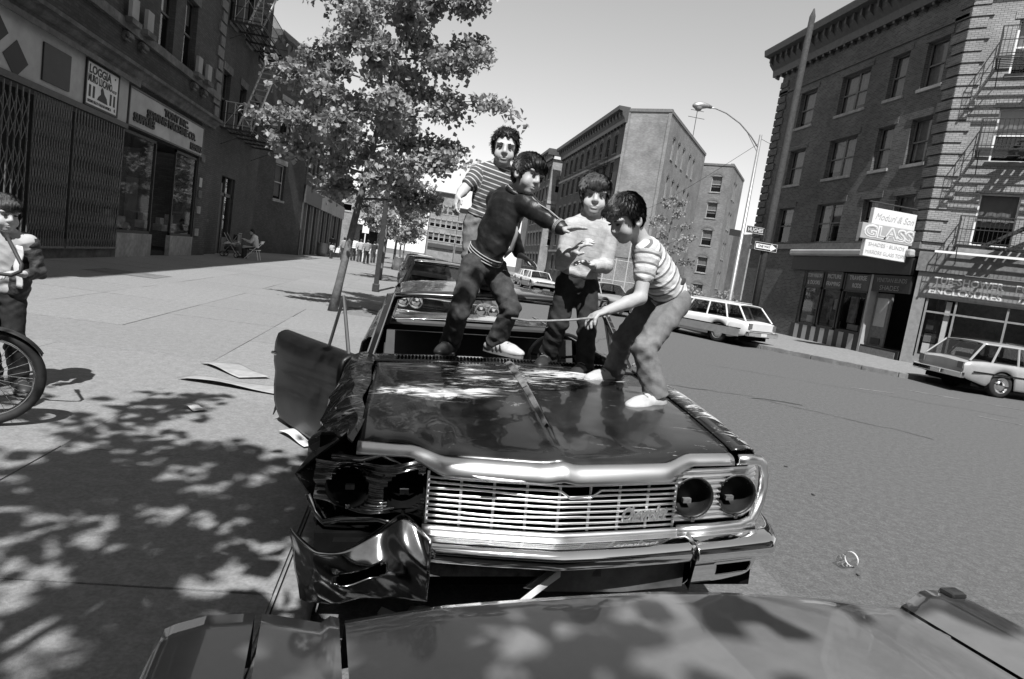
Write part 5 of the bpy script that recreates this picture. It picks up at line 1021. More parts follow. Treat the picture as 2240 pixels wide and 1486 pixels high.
def surfnet(D, lo, h):
    S = D < 0; n = D.shape; c = np.zeros(tuple(x-1 for x in n), np.int8)
    off = [(i, j, k) for i in (0, 1) for j in (0, 1) for k in (0, 1)]
    for i, j, k in off: c += S[i:n[0]-1+i, j:n[1]-1+j, k:n[2]-1+k]
    A = np.argwhere((c > 0) & (c < 8)); idx = np.full(c.shape, -1, np.int32); idx[tuple(A.T)] = np.arange(len(A)); pos = np.zeros((len(A), 3)); cnt = np.zeros(len(A))
    for a in off:
        for d in range(3):
            if a[d]: continue
            b = list(a); b[d] = 1; va = D[tuple((A+a).T)]; vb = D[tuple((A+b).T)]; m = (va < 0) != (vb < 0); t = va/(va-vb+1e-12)
            p = np.array(a, float)+np.zeros((len(A), 3)); p[:, d] += np.where(m, t, 0); pos[m] += p[m]; cnt[m] += 1
    V = lo+h*(A+pos/np.maximum(cnt, 1)[:, None]); F = []
    for d in range(3):
        e1, e2 = [(1, 2), (2, 0), (0, 1)][d]; s0 = [slice(None)]*3; s1 = [slice(None)]*3; s0[d] = slice(0, -1); s1[d] = slice(1, None); a, b = S[tuple(s0)], S[tuple(s1)]; E_ = np.argwhere(a != b)
        E_ = E_[(E_[:, e1] > 0) & (E_[:, e2] > 0) & (E_[:, e1] < c.shape[e1]) & (E_[:, e2] < c.shape[e2])]
        sg = a[tuple(E_.T)]
        def cell(u, v): q = E_.copy(); q[:, e1] -= u; q[:, e2] -= v; return idx[tuple(q.T)]
        Q = np.stack([cell(1, 1), cell(0, 1), cell(0, 0), cell(1, 0)], 1); Q[~sg] = Q[~sg][:, ::-1]; F.append(Q)
    F = np.concatenate(F); F = F[(F >= 0).all(1)]
    return V, F
def np_mesh(name, V, F, m, parent, attr=None):
    org = np.array(ORG.get(top(parent).name, Vector((0, 0, 0)))) if parent else 0
    me = bpy.data.meshes.new(name); me.vertices.add(len(V)); me.vertices.foreach_set('co', (V-org).astype(np.float32).ravel()); me.loops.add(F.size); me.loops.foreach_set('vertex_index', F.ravel().astype(np.int32)); me.polygons.add(len(F)); me.polygons.foreach_set('loop_start', np.arange(len(F), dtype=np.int32)*4); me.update(calc_edges=True)
    me.polygons.foreach_set('use_smooth', np.ones(len(F), bool)); me.materials.append(MATS[m])
    if attr is not None: at = me.attributes.new('v', 'FLOAT', 'POINT'); at.data.foreach_set('value', attr.astype(np.float32))
    o = bpy.data.objects.new(name, me); COL.objects.link(o); o.parent = parent; return o
def wrinkle(seed, amp, f=38, joints=(), jr=.09, jamp=.006):
    r = np.random.RandomState(seed); K = r.normal(size=(5, 3))*f; K[:, 2] *= 1.5; ph = r.uniform(0, 6.28, 5)
    def post(P, D):
        n = sum(np.abs(np.sin(P@K[i]+ph[i])) for i in range(5))/5-.6; d = D+amp*n
        for j, axv in joints: w = P-np.array(j); dd = np.linalg.norm(w, axis=1); d = d+jamp*np.exp(-(dd/jr)**2)*np.sin((w@np.array(axv))*95+3*np.sin(P[:, 0]*30))
        return d
    return post
def basis(f, u):
    f = unit(f); r = unit(np.cross(f, u)); u = np.cross(r, f); return r, f, u      # right (person's own), forward, up
def hand(F, w, tip, pn, s=1.0, curl=.5, spread=.35, mirror=1):
    w, tip = np.array(w, float), np.array(tip, float); d = unit(tip-w); n = unit(np.array(pn)-d*np.dot(pn, d)); sd = np.cross(d, n)*mirror
    L_ = .075*s; F.ell(w+d*L_*.55, np.stack([d, sd, n]), (L_*.62, .036*s, .016*s), .015)
    for k, (o_, l) in enumerate(((-.75, .058), (-.25, .066), (.25, .062), (.75, .048))):
        b = w+d*L_*.95+sd*o_*.034*s; dv = unit(d+sd*o_*spread*.35); p1 = b+unit(dv+n*curl*.35)*l*.5*s; p2 = p1+unit(dv+n*curl*1.1)*l*.36*s; p3 = p2+unit(dv*.8+n*curl*1.7)*l*.25*s
        F.cap(b, p1, .0092*s, .0085*s, .006).cap(p1, p2, .0085*s, .0078*s, .004).cap(p2, p3, .0078*s, .0068*s, .004)
    b = w+d*L_*.25-sd*.028*s; p1 = b+unit(d*.6-sd*.8+n*.4)*.036*s; p2 = p1+unit(d*.95-sd*.2+n*.35)*.03*s; F.cap(b, p1, .0115*s, .010*s, .01).cap(p1, p2, .0098*s, .0078*s, .004)
def person(label, J, face, look_up=(0, 0, 1), s=1.0, h=.0046, fat=1.0, skin='skin', hair='hair black', hairstyle='short', shirt=None, pants='denim', shoes='shoe', sleeve=.55, hs=1.0, hands=None, seed=1, name='person', smile=False, brows=True, coat_len=0, belt=None, wk=1.0, loc=None, group=None, hood_=None, mouth='lip'):
    J = {k: np.array(v, float) for k, v in J.items()}
    loc = loc if loc is not None else (J['pelvis'][0], J['pelvis'][1], min(v[2] for v in J.values())-.03)
    o = thing(name, label, 'person', tuple(float(x) for x in loc), group=group)
    hr, hf, hu = basis(face, look_up); R = np.stack([hr, hf, hu]); H = J['head']; k = 1.02*hs
    def hp(x, y, z): return H+(hr*x+hf*y+hu*z)*k
    # ---- body: one continuous skin surface
    B = Field()
    tu = unit(J['neck']-J['pelvis']); tr = unit(J['sh1']-J['sh0']); tf_ = unit(np.cross(tu, tr)); TR_ = np.stack([tr, tf_, tu]); g = s*fat
    B.ell(hp(0, -.010, .028), R, np.array((.073, .092, .083))*k, .02).ell(hp(0, .026, -.040), R, np.array((.057, .062, .072))*k, .03).ell(hp(0, .055, -.092), R, np.array((.026, .024, .020))*k, .03)
    for q in (-1, 1):
        B.ell(hp(q*.034, .056, -.048), R, np.array((.027, .024, .028))*k, .022).ell(hp(q*.074, -.008, -.020), R, np.array((.011, .024, .032))*k, .006).cut(hp(q*.031, .100, .002), R, np.array((.020, .014, .010))*k, .014).ell(hp(q*.030, .073, .022), R, np.array((.028, .015, .009))*k, .018)
        B.cut(hp(q*.080, .002, -.018), R, np.array((.006, .012, .017))*k, .006)
    B.cap(hp(0, .081, .010), hp(0, .099, -.026), .0095*k, .0125*k, .014).ell(hp(0, .092, -.034), R, np.array((.0185, .012, .010))*k, .012)
    B.ell(hp(0, .084, -.060), R, np.array((.021, .009, .0055))*k, .010).ell(hp(0, .081, -.072), R, np.array((.018, .010, .0065))*k, .010).cut(hp(0, .100, -.066), R, np.array((.022, .012, .0028 if not smile else .0045))*k, .004)
    B.cap(hp(0, -.022, -.05), J['neck'], .046*k, .048*s, .03)
    B.ell((J['neck']*.65+J['chest']*.35), TR_, np.array((.11, .065, .09))*g, .04).ell(J['chest'], TR_, np.array((.115, .08, .12))*g, .05).ell(J['pelvis']*.6+J['chest']*.4, TR_, np.array((.10, .075, .12))*g, .05).ell(J['pelvis'], TR_, np.array((.105, .08, .08))*g, .05)
    for i in '01':
        B.cap(J['neck'], J['sh'+i], .04*s, .045*g, .03).cap(J['sh'+i], J['el'+i], .041*g, .034*g, .02).cap(J['el'+i], J['el'+i]*.6+J['wr'+i]*.4, .034*g, .035*g, .015).cap(J['el'+i]*.6+J['wr'+i]*.4, J['wr'+i], .034*g, .0225*g, .012)
        if 'hip'+i in J: B.cap(J['hip'+i], J['kn'+i], .062*g, .044*g, .03).cap(J['kn'+i], J['an'+i], .044*g, .03*g, .02)
        hd = (hands or {}).get(i, {}); hand(B, J['wr'+i], J['ha'+i], hd.get('n', tuple(-tu)), hd.get('s', s*1.05), hd.get('curl', .5), hd.get('spread', .4), hd.get('m', 1 if i == '0' else -1))
    Vb, Fb = B.mesh(h); body = np_mesh('body', Vb, Fb, skin, o)
    # ---- face details and hair
    if h < .012:
        for q in (-1, 1):
            E = MB(); R3 = Matrix(R.T.tolist())
            def sph(c, r, n=10):
                pts = []; fs = []
                for a in range(n+1):
                    for b in range(n):
                        th = math.pi*a/n; ph = 2*math.pi*b/n; v = hr*r[0]*math.sin(th)*math.cos(ph)+hf*r[1]*math.sin(th)*math.sin(ph)+hu*r[2]*math.cos(th); pts.append(tuple(c+v*k))
                for a in range(n):
                    for b in range(n): fs.append((a*n+b, a*n+(b+1) % n, (a+1)*n+(b+1) % n, (a+1)*n+b))
                return pts, fs
            E.add(*sph(hp(q*.030, .0840, .001), (.0125, .0080, .0042))); E.build('eye', 'eye dark', o, smooth=True)
            if brows: MB().tube([tuple(hp(q*.015, .0885, .019)), tuple(hp(q*.030, .0880, .0235)), tuple(hp(q*.046, .078, .018))], [.0022*k, .003*k, .0015*k], 6).build('eyebrow', hair, o, smooth=True)
        E = MB(); E.add(*sph(hp(0, .0845, -.066), (.0205, .006, .0032 if not smile else .0048))); E.build('mouth', mouth, o, smooth=True)
        if smile: E = MB(); E.add(*sph(hp(0, .0865, -.0645), (.0150, .0055, .0026))); E.build('teeth', 'teeth', o, smooth=True)
    Hh = Field(); hi = {'short': .010, 'bowl': .014, 'curly': .015, 'long': .014}.get(hairstyle, .014)
    Hh.ell(hp(0, -.012, .036), R, (np.array((.074, .092, .080))+hi)*k, .02).ell(hp(0, -.045, -.010), R, (np.array((.066, .05, .07))+hi*.7)*k, .03)
    for q in (-1, 1): Hh.ell(hp(q*.070, .012, .012 if hairstyle != 'bowl' else .004), R, np.array((.014, .03, .045))*k, .02)
    if hairstyle in ('bowl', 'short'): Hh.ell(hp(.012 if hairstyle == 'short' else 0, .078, .062 if hairstyle == 'short' else .056), R, np.array((.055, .026, .028 if hairstyle == 'short' else .036))*k, .02)
    if hairstyle == 'long': Hh.cap(hp(0, -.09, 0), hp(0, -.10, -.2), .035*k, .02*k, .03)
    line = {'short': .050, 'bowl': .036, 'curly': .066, 'long': .055}.get(hairstyle, .05)
    rr = np.random.RandomState(seed); KK = rr.normal(size=(6, 3)); fr = 55 if hairstyle != 'curly' else 120
    def hpost(P, D):
        w = (P-H)/k; x, y, z = w@hr, w@hf, w@hu; n = sum(np.sin((w@KK[i])*fr+i) for i in range(6))/6
        st = np.sin(np.arctan2(x, z+.02)*34+6*np.sin(y*40))*.5
        d = D+(.005*n+.0022*st if hairstyle != 'curly' else .009*n)
        lineq = line-.018*np.exp(-((x-.01)/.04)**2)*(hairstyle == 'bowl')+.006*np.sin(x*160)+.9*np.maximum(0, np.abs(x)-.045)*-1.2
        facecut = np.minimum(np.minimum((y-.022), (lineq-z)), .078-np.abs(x)+.012)     # >0 inside the face window
        d = np.maximum(d, facecut); ear = np.minimum(.012-np.abs(y+.008)+.012, -.002-z); d = np.maximum(d, np.where(np.abs(x) > .05, ear, -1))
        return np.maximum(d, -(z+.075)-.2*np.maximum(0, -y-.03) if hairstyle != 'long' else -(z+.3))
    Vh, Fh = Hh.mesh(h*.75 if h < .012 else h, hpost)
    if h < .012:
        rs_ = np.random.RandomState(seed+3); ii = rs_.randint(0, len(Vh), 8000 if hairstyle != 'curly' else 4500); w = (Vh[ii]-H)/k; ii = ii[~(((w@hf) > .035) & ((w@hu) < line+.012)) & ((w@hu) > -.06)]; p0 = Vh[ii]; w = (p0-H)/k; up_ = hp(0, -.045, .125); rad = p0-up_; out = p0-hp(0, -.01, .02); out /= np.linalg.norm(out, axis=1)[:, None]+1e-9
        fl = rad-out*np.sum(rad*out, 1)[:, None]; fl /= np.linalg.norm(fl, axis=1)[:, None]+1e-9; fl += rs_.normal(size=fl.shape)*(.10 if hairstyle != 'curly' else .8); sd_ = np.cross(fl, out); sd_ /= np.linalg.norm(sd_, axis=1)[:, None]+1e-9
        ln = (.012+.018*rs_.rand(len(ii)))[:, None]*k*(1 if hairstyle != 'curly' else .45); wd = .0012*k; a_ = p0-sd_*wd-out*.002; b_ = p0+sd_*wd-out*.002; c_2 = p0+fl*ln*.55+out*.0022+sd_*wd*.8; d_2 = p0+fl*ln-out*.001
        q_ = len(Vh)+np.arange(len(ii))*4; Vh = np.concatenate([Vh, np.stack([a_, b_, c_2, d_2], 1).reshape(-1, 3)]); Fh = np.concatenate([Fh, np.stack([q_, q_+1, q_+2, q_+3], 1)])
    np_mesh('hair', Vh, Fh, hair, o)
    # ---- shirt / jacket
    S = Field(); c = 1.0*g; pl = .016*s
    S.ell(J['neck']*.62+J['chest']*.38, TR_, np.array((.125, .078, .085))*c, .04).ell(J['chest'], TR_, np.array((.135, .098, .13))*c, .05).ell(J['pelvis']*.5+J['chest']*.5, TR_, np.array((.126, .098, .12))*c, .05).ell(J['pelvis']*.93+J['chest']*.07, TR_, np.array((.128+coat_len*.2, .100+coat_len*.2, .055))*c, .04)
    S.cap(J['neck']+tu*.012, J['neck']-tu*.03, .058*s, .07*s, .03)
    for i in '01':
        e = J['sh'+i]+(J['el'+i]-J['sh'+i])*min(1, sleeve); S.cap(J['neck']-tu*.03, J['sh'+i], .056*s, .066*c, .03).cap(J['sh'+i], e, .071*c, (.054 if sleeve < 1 else .048)*c, .012)
        if sleeve > 1: S.cap(e, e+(J['wr'+i]-J['el'+i])*(sleeve-1), .047*c, .040*c, .008)
    jts = [(J['el'+i], unit(J['wr'+i]-J['sh'+i])) for i in '01']+[(J['pelvis']*.7+J['chest']*.3, tu)]
    wr_ = wrinkle(seed+5, .006*s*wk, 26, jts, .11, .005*wk)
    def spost(P, D):
        d = wr_(P, D); hm = J['pelvis']-tu*(.035+coat_len)*s; return np.maximum(np.maximum(d, -((P-hm)@tu)), np.where(np.linalg.norm(P-J['neck'], axis=1) < .08*s, (P-(J['neck']+tu*.02*s))@tu, -1))
    Vs, Fs = S.mesh(h, spost); dtor = (Vs-J['pelvis'])@tu; v = dtor+.05
    for i in '01':
        a, e = J['sh'+i], J['el'+i]; ab = unit(e-a); t = (Vs-a)@ab; dist = np.linalg.norm((Vs-a)-t[:, None]*ab, axis=1); m_ = (t > .0) & (dist < .075*c) & (np.abs((Vs-J['chest'])@tr) > .10*c); v = np.where(m_, .6+t, v)
    np_mesh('shirt' if coat_len == 0 else 'jacket', Vs, Fs, shirt, o, v)
    # ---- trousers, belt, shoes
    if 'hip0' in J:
        P_ = Field(); P_.ell(J['pelvis']-tu*.02*s, TR_, np.array((.120, .094, .075))*c, .04)
        for i in '01':
            P_.cap(J['hip'+i], J['kn'+i], .082*c, .062*c, .03); f = unit(J['an'+i]-J['kn'+i]); P_.cap(J['kn'+i], J['an'+i]+f*.005, .060*c, .066*s, .02)
        jt = [(J['kn'+i], unit(J['an'+i]-J['hip'+i])) for i in '01']+[(J['hip'+i], unit(J['kn'+i]-J['hip'+i])) for i in '01']+[(J['an'+i], unit(J['an'+i]-J['kn'+i])) for i in '01']
        wp = wrinkle(seed+9, .016*s, 17, jt, .10, .0042); ends = [(J['an'+i]+unit(J['an'+i]-J['kn'+i])*.012*s, unit(J['an'+i]-J['kn'+i]), J['an'+i]) for i in '01']
        def ppost(P, D):
            d = wp(P, D); d = np.maximum(d, (P-(J['pelvis']+tu*.045*s))@tu)
            for e, f, a in ends: near = np.linalg.norm(P-a, axis=1) < .16; d = np.where(near, np.maximum(d, (P-e)@f), d)
            return d
        Vp, Fp = P_.mesh(h, ppost); np_mesh('trousers', Vp, Fp, pants, o)
        if belt:
            bl = MB(); bl.tube([tuple(J['pelvis']+tu*.035*s+(tr*math.cos(a)*.127+tf_*math.sin(a)*.101)*c) for a in np.linspace(0, 2*math.pi, 29)], .013, 6, False); bl.build('belt', belt, o, smooth=True)
        S0_ = s
        for i in '01':
            if 'toe'+i not in J: continue
            s = S0_
            a, t = J['an'+i], J['toe'+i]; d = t-a; zf = t[2]; d[2] = 0; d = unit(d); sd = np.cross(d, (0, 0, 1)); base = np.array((a[0], a[1], zf)); s_0 = s; s = s*1.16; Ls = 0.105*s
            Sh = Field(); Rf = np.stack([d, sd, (0, 0, 1)]); Sh.ell(base+d*Ls*1.05+np.array((0, 0, .026)), Rf, (.075*s, .043*s, .036), .03).ell(base-d*.02+np.array((0, 0, .032)), Rf, (.055*s, .037*s, .04), .03).cap(a+np.array((0, 0, .02)), base+np.array((0, 0, .05)), .04*s, .042*s, .03).cap(base+d*.02+np.array((0, 0, .06)), base+d*Ls+np.array((0, 0, .04)), .034*s, .03*s, .03)
            zc = zf+.002
            Vq, Fq = Sh.mesh(min(h, .008), lambda P, D: np.maximum(D, zc-P[:, 2])); sh = np_mesh('shoe', Vq, Fq, shoes if isinstance(shoes, str) else shoes[int(i)], o)
            so = MB(); n = 20; pts = []
            for q in range(n): an = 2*math.pi*q/n; pts.append(tuple(base+d*(Ls*.52+math.cos(an)*(.128*s))+sd*math.sin(an)*(.043*s)*(1+.12*math.cos(an))+np.array((0, 0, -.008))))
            so.prism(pts, (0, 0, .022)); so.build('sole', 'sole', sh)
            if h < .012:
                for q in range(4): pc = base+d*(.035+.024*q)*s+np.array((0, 0, .101-.013*q)); MB().tube([tuple(pc-sd*.022*s-d*.004), tuple(pc+np.array((0, 0, .010))), tuple(pc+sd*.022*s+d*.004)], .0034, 5).build('lace', 'lace', sh)
                if (shoes if isinstance(shoes, str) else shoes[int(i)]) == 'sneaker' and seed == 8:
                    for q in range(3):
                        for e_ in (-1, 1): pc = base+d*(.0+.026*q)*s; MB().tube([tuple(pc+sd*e_*.041*s+d*.018+np.array((0, 0, .012))), tuple(pc+sd*e_*.040*s+np.array((0, 0, .04))), tuple(pc+sd*e_*.028*s-d*.01+np.array((0, 0, .066)))], .006, 5).build('side_stripe', 'ink', sh)
    s = s_0 if 'hip0' in J and 'toe0' in J else s
    return o, dict(tu=tu, tr=tr, tf=tf_, hp=hp, hr=hr, hf=hf, hu=hu)
stripe_mat('shirt striped', .075, .5, .030, .22); stripe_mat('shirt banded', .42, .62, .052, .30, extra=.22, c3=.14); stripe_mat('sweater', .40, .34, .045, .12); mat('jacket', .017, .42, .5, 12, .2, 60); mat('jacket trim', .30, .7); mat('denim', .055, .9, .45, 26, .3, 220, dirt=.35); mat('denim dark', .018, .9, .4, 26, .3, 220); mat('twill', .17, .9, .2, 30, .3, 220, dirt=.2)
mat('shoe', .03, .5, .3); mat('jacket cloth', .03, .65, .7, 18, .5, 70); mat('lace', .14, .8, .2); mat('sneaker', .48, .7, .2, 20, dirt=.2); mat('sneaker dark', .06, .6, .3); mat('sole', .14, .7, .3); mat('shoe brown', .025, .5, .3); mat('tee', .36, .9, .1, 20); mat('leather', .03, .45, .4); mat('slip grey', .2, .9, .2); mat('white cloth', .6, .9, .1); mat('dark cloth', .03, .9, .3)
# boy with the strap, bending on the bonnet
boyR, iR = person('boy in banded T-shirt and light trousers bending forward on the bonnet with a strap', dict(head=(1.076, 3.32, 1.935), neck=(1.226, 3.37, 1.80), chest=(1.315, 3.41, 1.70), pelvis=(1.446, 3.46, 1.575), sh0=(1.20, 3.24, 1.765), el0=(1.177, 3.18, 1.532), wr0=(.985, 3.10, 1.444), ha0=(.899, 3.06, 1.409), sh1=(1.30, 3.545, 1.80), el1=(1.33, 3.62, 1.57), wr1=(1.20, 3.55, 1.47), ha1=(1.12, 3.50, 1.44), hip0=(1.460, 3.385, 1.535), kn0=(1.262, 3.22, 1.265), an0=(1.365, 3.20, 1.035), toe0=(1.20, 3.11, .955), hip1=(1.420, 3.535, 1.535), kn1=(1.275, 3.60, 1.27), an1=(1.29, 3.72, 1.05), toe1=(1.145, 3.65, .985)),
    face=(-.80, -.36, -.62), s=1.02, skin='skin tan', shirt='shirt banded', pants='twill', shoes='sneaker', sleeve=.5, belt='leather', seed=3, hands={'0': dict(n=(0, -.2, -1), curl=1.5), '1': dict(n=(0, 0, -1), curl=.6)}, hs=1.03)
stp = thing('strap', 'thin pale strap held out by the bending boy', 'strap', (.9, 3.05, 1.41)); MB().tube([(.965, 3.075, 1.425), (.90, 3.04, 1.405), (.80, 3.01, 1.385), (.68, 3.0, 1.365), (.58, 3.0, 1.352), (.50, 3.0, 1.353)], [.006, .006, .0055, .005, .006, .005], 6, sx=1.6).build('band', mat('strap', .2, .8, .4, 30), stp, smooth=True)
# boy in the track jacket, reaching
boyJ, iJ = person('boy in dark track jacket and worn jeans striding and reaching out his arm', dict(head=(.643, 4.03, 2.165), neck=(.592, 4.11, 2.035), chest=(.545, 4.17, 1.90), pelvis=(.470, 4.25, 1.63), sh0=(.655, 4.03, 1.985), el0=(.770, 3.90, 1.905), wr0=(.865, 3.80, 1.852), ha0=(.966, 3.70, 1.88), sh1=(.505, 4.30, 2.00), el1=(.655, 4.40, 1.80), wr1=(.705, 4.28, 1.675), ha1=(.784, 4.20, 1.641), hip0=(.405, 4.20, 1.56), kn0=(.340, 4.08, 1.255), an0=(.325, 4.24, 1.035), toe0=(.270, 4.10, .965), hip1=(.545, 4.29, 1.56), kn1=(.685, 4.18, 1.315), an1=(.635, 4.30, 1.075), toe1=(.780, 4.19, 1.005)),
    face=(.50, -.82, -.16), look_up=(.15, .1, 1), s=1.05, skin='skin tan', hairstyle='bowl', shirt='jacket', pants='denim', shoes=('shoe', 'sneaker'), sleeve=1.86, coat_len=.012, seed=8, hands={'0': dict(n=(.2, -.1, -1), curl=.12, s=1.08), '1': dict(n=(0, -.3, -1), curl=.25, s=1.05)}, hs=1.04)
def band(par, c, ax, r1, r2, a, b, name, m, rad=.006):
    ax = unit(ax); u_ = unit(np.cross(ax, a)); w_ = np.cross(ax, u_); t = MB()
    t.tube([tuple(np.array(c)+u_*math.cos(q)*r1+w_*math.sin(q)*r2) for q in np.linspace(0, 2*math.pi, 25)], rad, 6, False); return t.build(name, m, par, smooth=True)
for k in range(3):
    band(boyJ, np.array((.470, 4.25, 1.63))-iJ['tu']*(.0-k*.018), iJ['tu'], .111, .143, iJ['tr'], 0, 'waist_stripe', 'jacket trim', .004)
    band(boyJ, np.array((.770, 3.90, 1.905))*(.22+k*.06)+np.array((.865, 3.80, 1.852))*(.78-k*.06), (.095, -.10, -.053), .047, .047, (0, 0, 1), 0, 'cuff_stripe', 'jacket trim', .003)
for dz in (-.012, .012): MB().tube([(.60+dz, 4.045, 2.055), (.665+dz*.3, 3.985, 2.035+abs(dz)*0), (.72, 3.93-dz, 1.985), (.775, 3.87-dz, 1.955), (.83, 3.81-dz, 1.91)], .004, 5).build('sleeve_piping', 'jacket trim', boyJ)
band(boyJ, np.array((.598, 4.10, 2.055)), iJ['tu'], .062, .066, iJ['tr'], 0, 'collar', 'jacket', .016); band(boyJ, np.array((.600, 4.10, 2.068)), iJ['tu'], .062, .066, iJ['tr'], 0, 'collar_stripe', 'jacket trim', .005)
MB().tube([(.625, 4.045, 1.90), (.630, 4.065, 1.80), (.618, 4.10, 1.70), (.585, 4.135, 1.64)], [.004, .012, .016, .006], 6).build('jacket_lining', 'jacket trim', boyJ, smooth=True)
# middle boy, pale sweater
boyM, iM = person('fair boy in pale sweater and dark jeans standing with hands raised to his chest', dict(head=(1.066, 3.975, 2.10), neck=(1.084, 4.005, 1.965), chest=(1.082, 4.02, 1.82), pelvis=(1.066, 4.05, 1.60), sh0=(1.205, 4.02, 1.895), el0=(1.215, 3.99, 1.68), wr0=(1.085, 3.84, 1.672), ha0=(.975, 3.79, 1.69), sh1=(.960, 4.0, 1.88), el1=(.925, 3.955, 1.66), wr1=(.945, 3.80, 1.735), ha1=(.985, 3.75, 1.79), hip0=(1.130, 4.05, 1.54), kn0=(1.150, 3.95, 1.27), an0=(1.170, 3.95, 1.035), toe0=(1.090, 3.83, .965), hip1=(1.005, 4.05, 1.54), kn1=(.975, 4.0, 1.28), an1=(.962, 4.12, 1.04), toe1=(.895, 3.98, .975)),
    face=(-.16, -.97, -.06), s=.98, hair='hair brown', hairstyle='bowl', shirt='sweater', pants='denim dark', shoes='shoe brown', sleeve=1.75, wk=.55, seed=12, smile=True, hands={'0': dict(n=(0, -.2, -1), curl=.7, m=-1), '1': dict(n=(.8, 0, -.3), curl=.7, m=1)}, hs=1.05)
# striped boy on the roof
boyS, iS = person('stocky curly-haired boy in striped T-shirt standing on the roof', dict(head=(.542, 4.60, 2.395), neck=(.544, 4.64, 2.27), chest=(.515, 4.66, 2.12), pelvis=(.480, 4.70, 1.90), sh1=(.395, 4.66, 2.195), el1=(.305, 4.60, 2.075), wr1=(.262, 4.50, 2.005), ha1=(.245, 4.48, 1.945), sh0=(.665, 4.68, 2.195), el0=(.735, 4.75, 2.05), wr0=(.70, 4.70, 1.92), ha0=(.68, 4.68, 1.86), hip1=(.418, 4.70, 1.84), kn1=(.415, 4.66, 1.63), an1=(.445, 4.72, 1.47), toe1=(.42, 4.60, 1.40), hip0=(.545, 4.71, 1.84), kn0=(.545, 4.68, 1.64), an0=(.565, 4.74, 1.47), toe0=(.56, 4.62, 1.405)),
    face=(-.10, -.98, -.10), s=.95, fat=1.08, hairstyle='curly', shirt='shirt striped', pants='twill', shoes='sneaker dark', sleeve=.62, seed=21, hands={'1': dict(n=(.6, .2, 0), curl=1.3), '0': dict(n=(-.5, 0, 0), curl=.8)}, hs=1.06)
# child with the bicycle
boyB, iB = person('child in pale shirt and open dark jacket standing behind the bicycle', dict(head=(-2.80, 5.05, 1.43), neck=(-2.815, 5.10, 1.30), chest=(-2.82, 5.12, 1.14), pelvis=(-2.83, 5.15, .88), sh0=(-2.68, 5.12, 1.235), el0=(-2.60, 5.13, 1.04), wr0=(-2.60, 4.93, 1.035), ha0=(-2.66, 4.83, 1.05), sh1=(-2.96, 5.12, 1.235), el1=(-3.06, 5.08, 1.03), wr1=(-2.95, 4.9, 1.03), ha1=(-2.88, 4.82, 1.05), hip0=(-2.765, 5.15, .81), kn0=(-2.725, 5.12, .50), an0=(-2.70, 5.16, .245), toe0=(-2.60, 5.04, .165), hip1=(-2.895, 5.15, .81), kn1=(-2.90, 5.12, .50), an1=(-2.90, 5.2, .245), toe1=(-2.95, 5.06, .165)),
    face=(.75, -.62, -.1), s=1.0, hair='hair brown', hairstyle='bowl', shirt='tee', pants='denim dark', shoes='shoe', sleeve=.15, seed=31, hands={'0': dict(n=(0, -.3, -1), curl=1.3), '1': dict(n=(0, -.3, -1), curl=1.3)}, hs=1.05)
jk = Field()
for a, b, r1, r2 in (((-2.735, 5.14, 1.235), (-2.665, 5.125, 1.235), .056, .058), ((-2.665, 5.125, 1.235), (-2.60, 5.13, 1.04), .056, .046), ((-2.60, 5.13, 1.04), (-2.595, 4.98, 1.035), .046, .038)): jk.cap(a, b, r1, r2, .02)
for z in (1.2, 1.05, .92): jk.ell((-2.73, 5.15, z), np.eye(3), (.058, .10, .12), .04)
V_, F_ = jk.mesh(.008, wrinkle(77, .016, 22, [((-2.60, 5.12, 1.04), (0, -.5, .8))], .12, .006)); np_mesh('jacket', V_, F_, 'jacket cloth', boyB)
jl = MB().grid(lambda u, v: (-2.715+.05*u+.012*math.sin(v*9), 5.045-.02*u+.02*v, 1.22-.30*v), 4, 10).build('jacket_lining', 'white cloth', boyB, smooth=True, solid=.008)
# ---------- bicycle (front end in view)
bk = thing('bicycle', 'child bicycle with high-rise handlebar and chrome front fork', 'bicycle', (-2.36, 4.36, .15)); c_ = Vector((-2.43, 4.30, .455)); axb = Vector((.36, -.93, 0)).normalized(); e1 = axb.cross(Vector((0, 0, 1))).normalized(); e2 = Vector((0, 0, 1))
ring = lambda R, n=41: [c_+(e1*math.cos(a)+e2*math.sin(a))*R for a in np.linspace(0, 2*math.pi, n)]
wh_ = MB().tube(ring(.272), .029, 10, False).build('front_tyre', 'rubber', bk, smooth=True); MB().tube(ring(.240), .011, 8, False).build('rim', 'chrome', wh_, smooth=True); MB().tube([c_-axb*.05, c_+axb*.05], .022, 10).build('hub', 'chrome', wh_)
spk = MB()
for k in range(28): a = 2*math.pi*k/28; b = a+(.5 if k % 2 else -.5); spk.tube([c_+axb*(.03 if k % 4 < 2 else -.03)+(e1*math.cos(b)+e2*math.sin(b))*.02, c_+(e1*math.cos(a)+e2*math.sin(a))*.236], .0016, 4, False)
spk.build('spokes', 'chrome', wh_)
hdp = c_+Vector((-.07, .05, .36)); fk = MB()
for sg in (-1, 1): fk.tube([c_+axb*.055*sg, c_+axb*.055*sg+Vector((-.03, .02, .2)), hdp+axb*.04*sg, hdp], [.010, .013, .014, .016], 8)
fk.build('fork', 'galvanised', bk, smooth=True); MB().tube([hdp, hdp+Vector((-.03, .03, .17))], .030, 12).build('head_tube', 'iron pale', bk, smooth=True)
fd = MB().grid(lambda u, v: tuple(c_+(e1*math.cos(a := .7+1.9*u)+e2*math.sin(a))*.318+axb*.045*(2*v-1)+Vector((0, 0, -.012*(2*v-1)**2))), 20, 4).build('mudguard', 'iron', bk, smooth=True, solid=.003)
st_ = hdp+Vector((-.03, .03, .17)); MB().tube([st_, st_+Vector((-.02, .02, .07)), st_+Vector((.03, -.03, .10))], .013, 8).build('stem', 'chrome', bk, smooth=True)
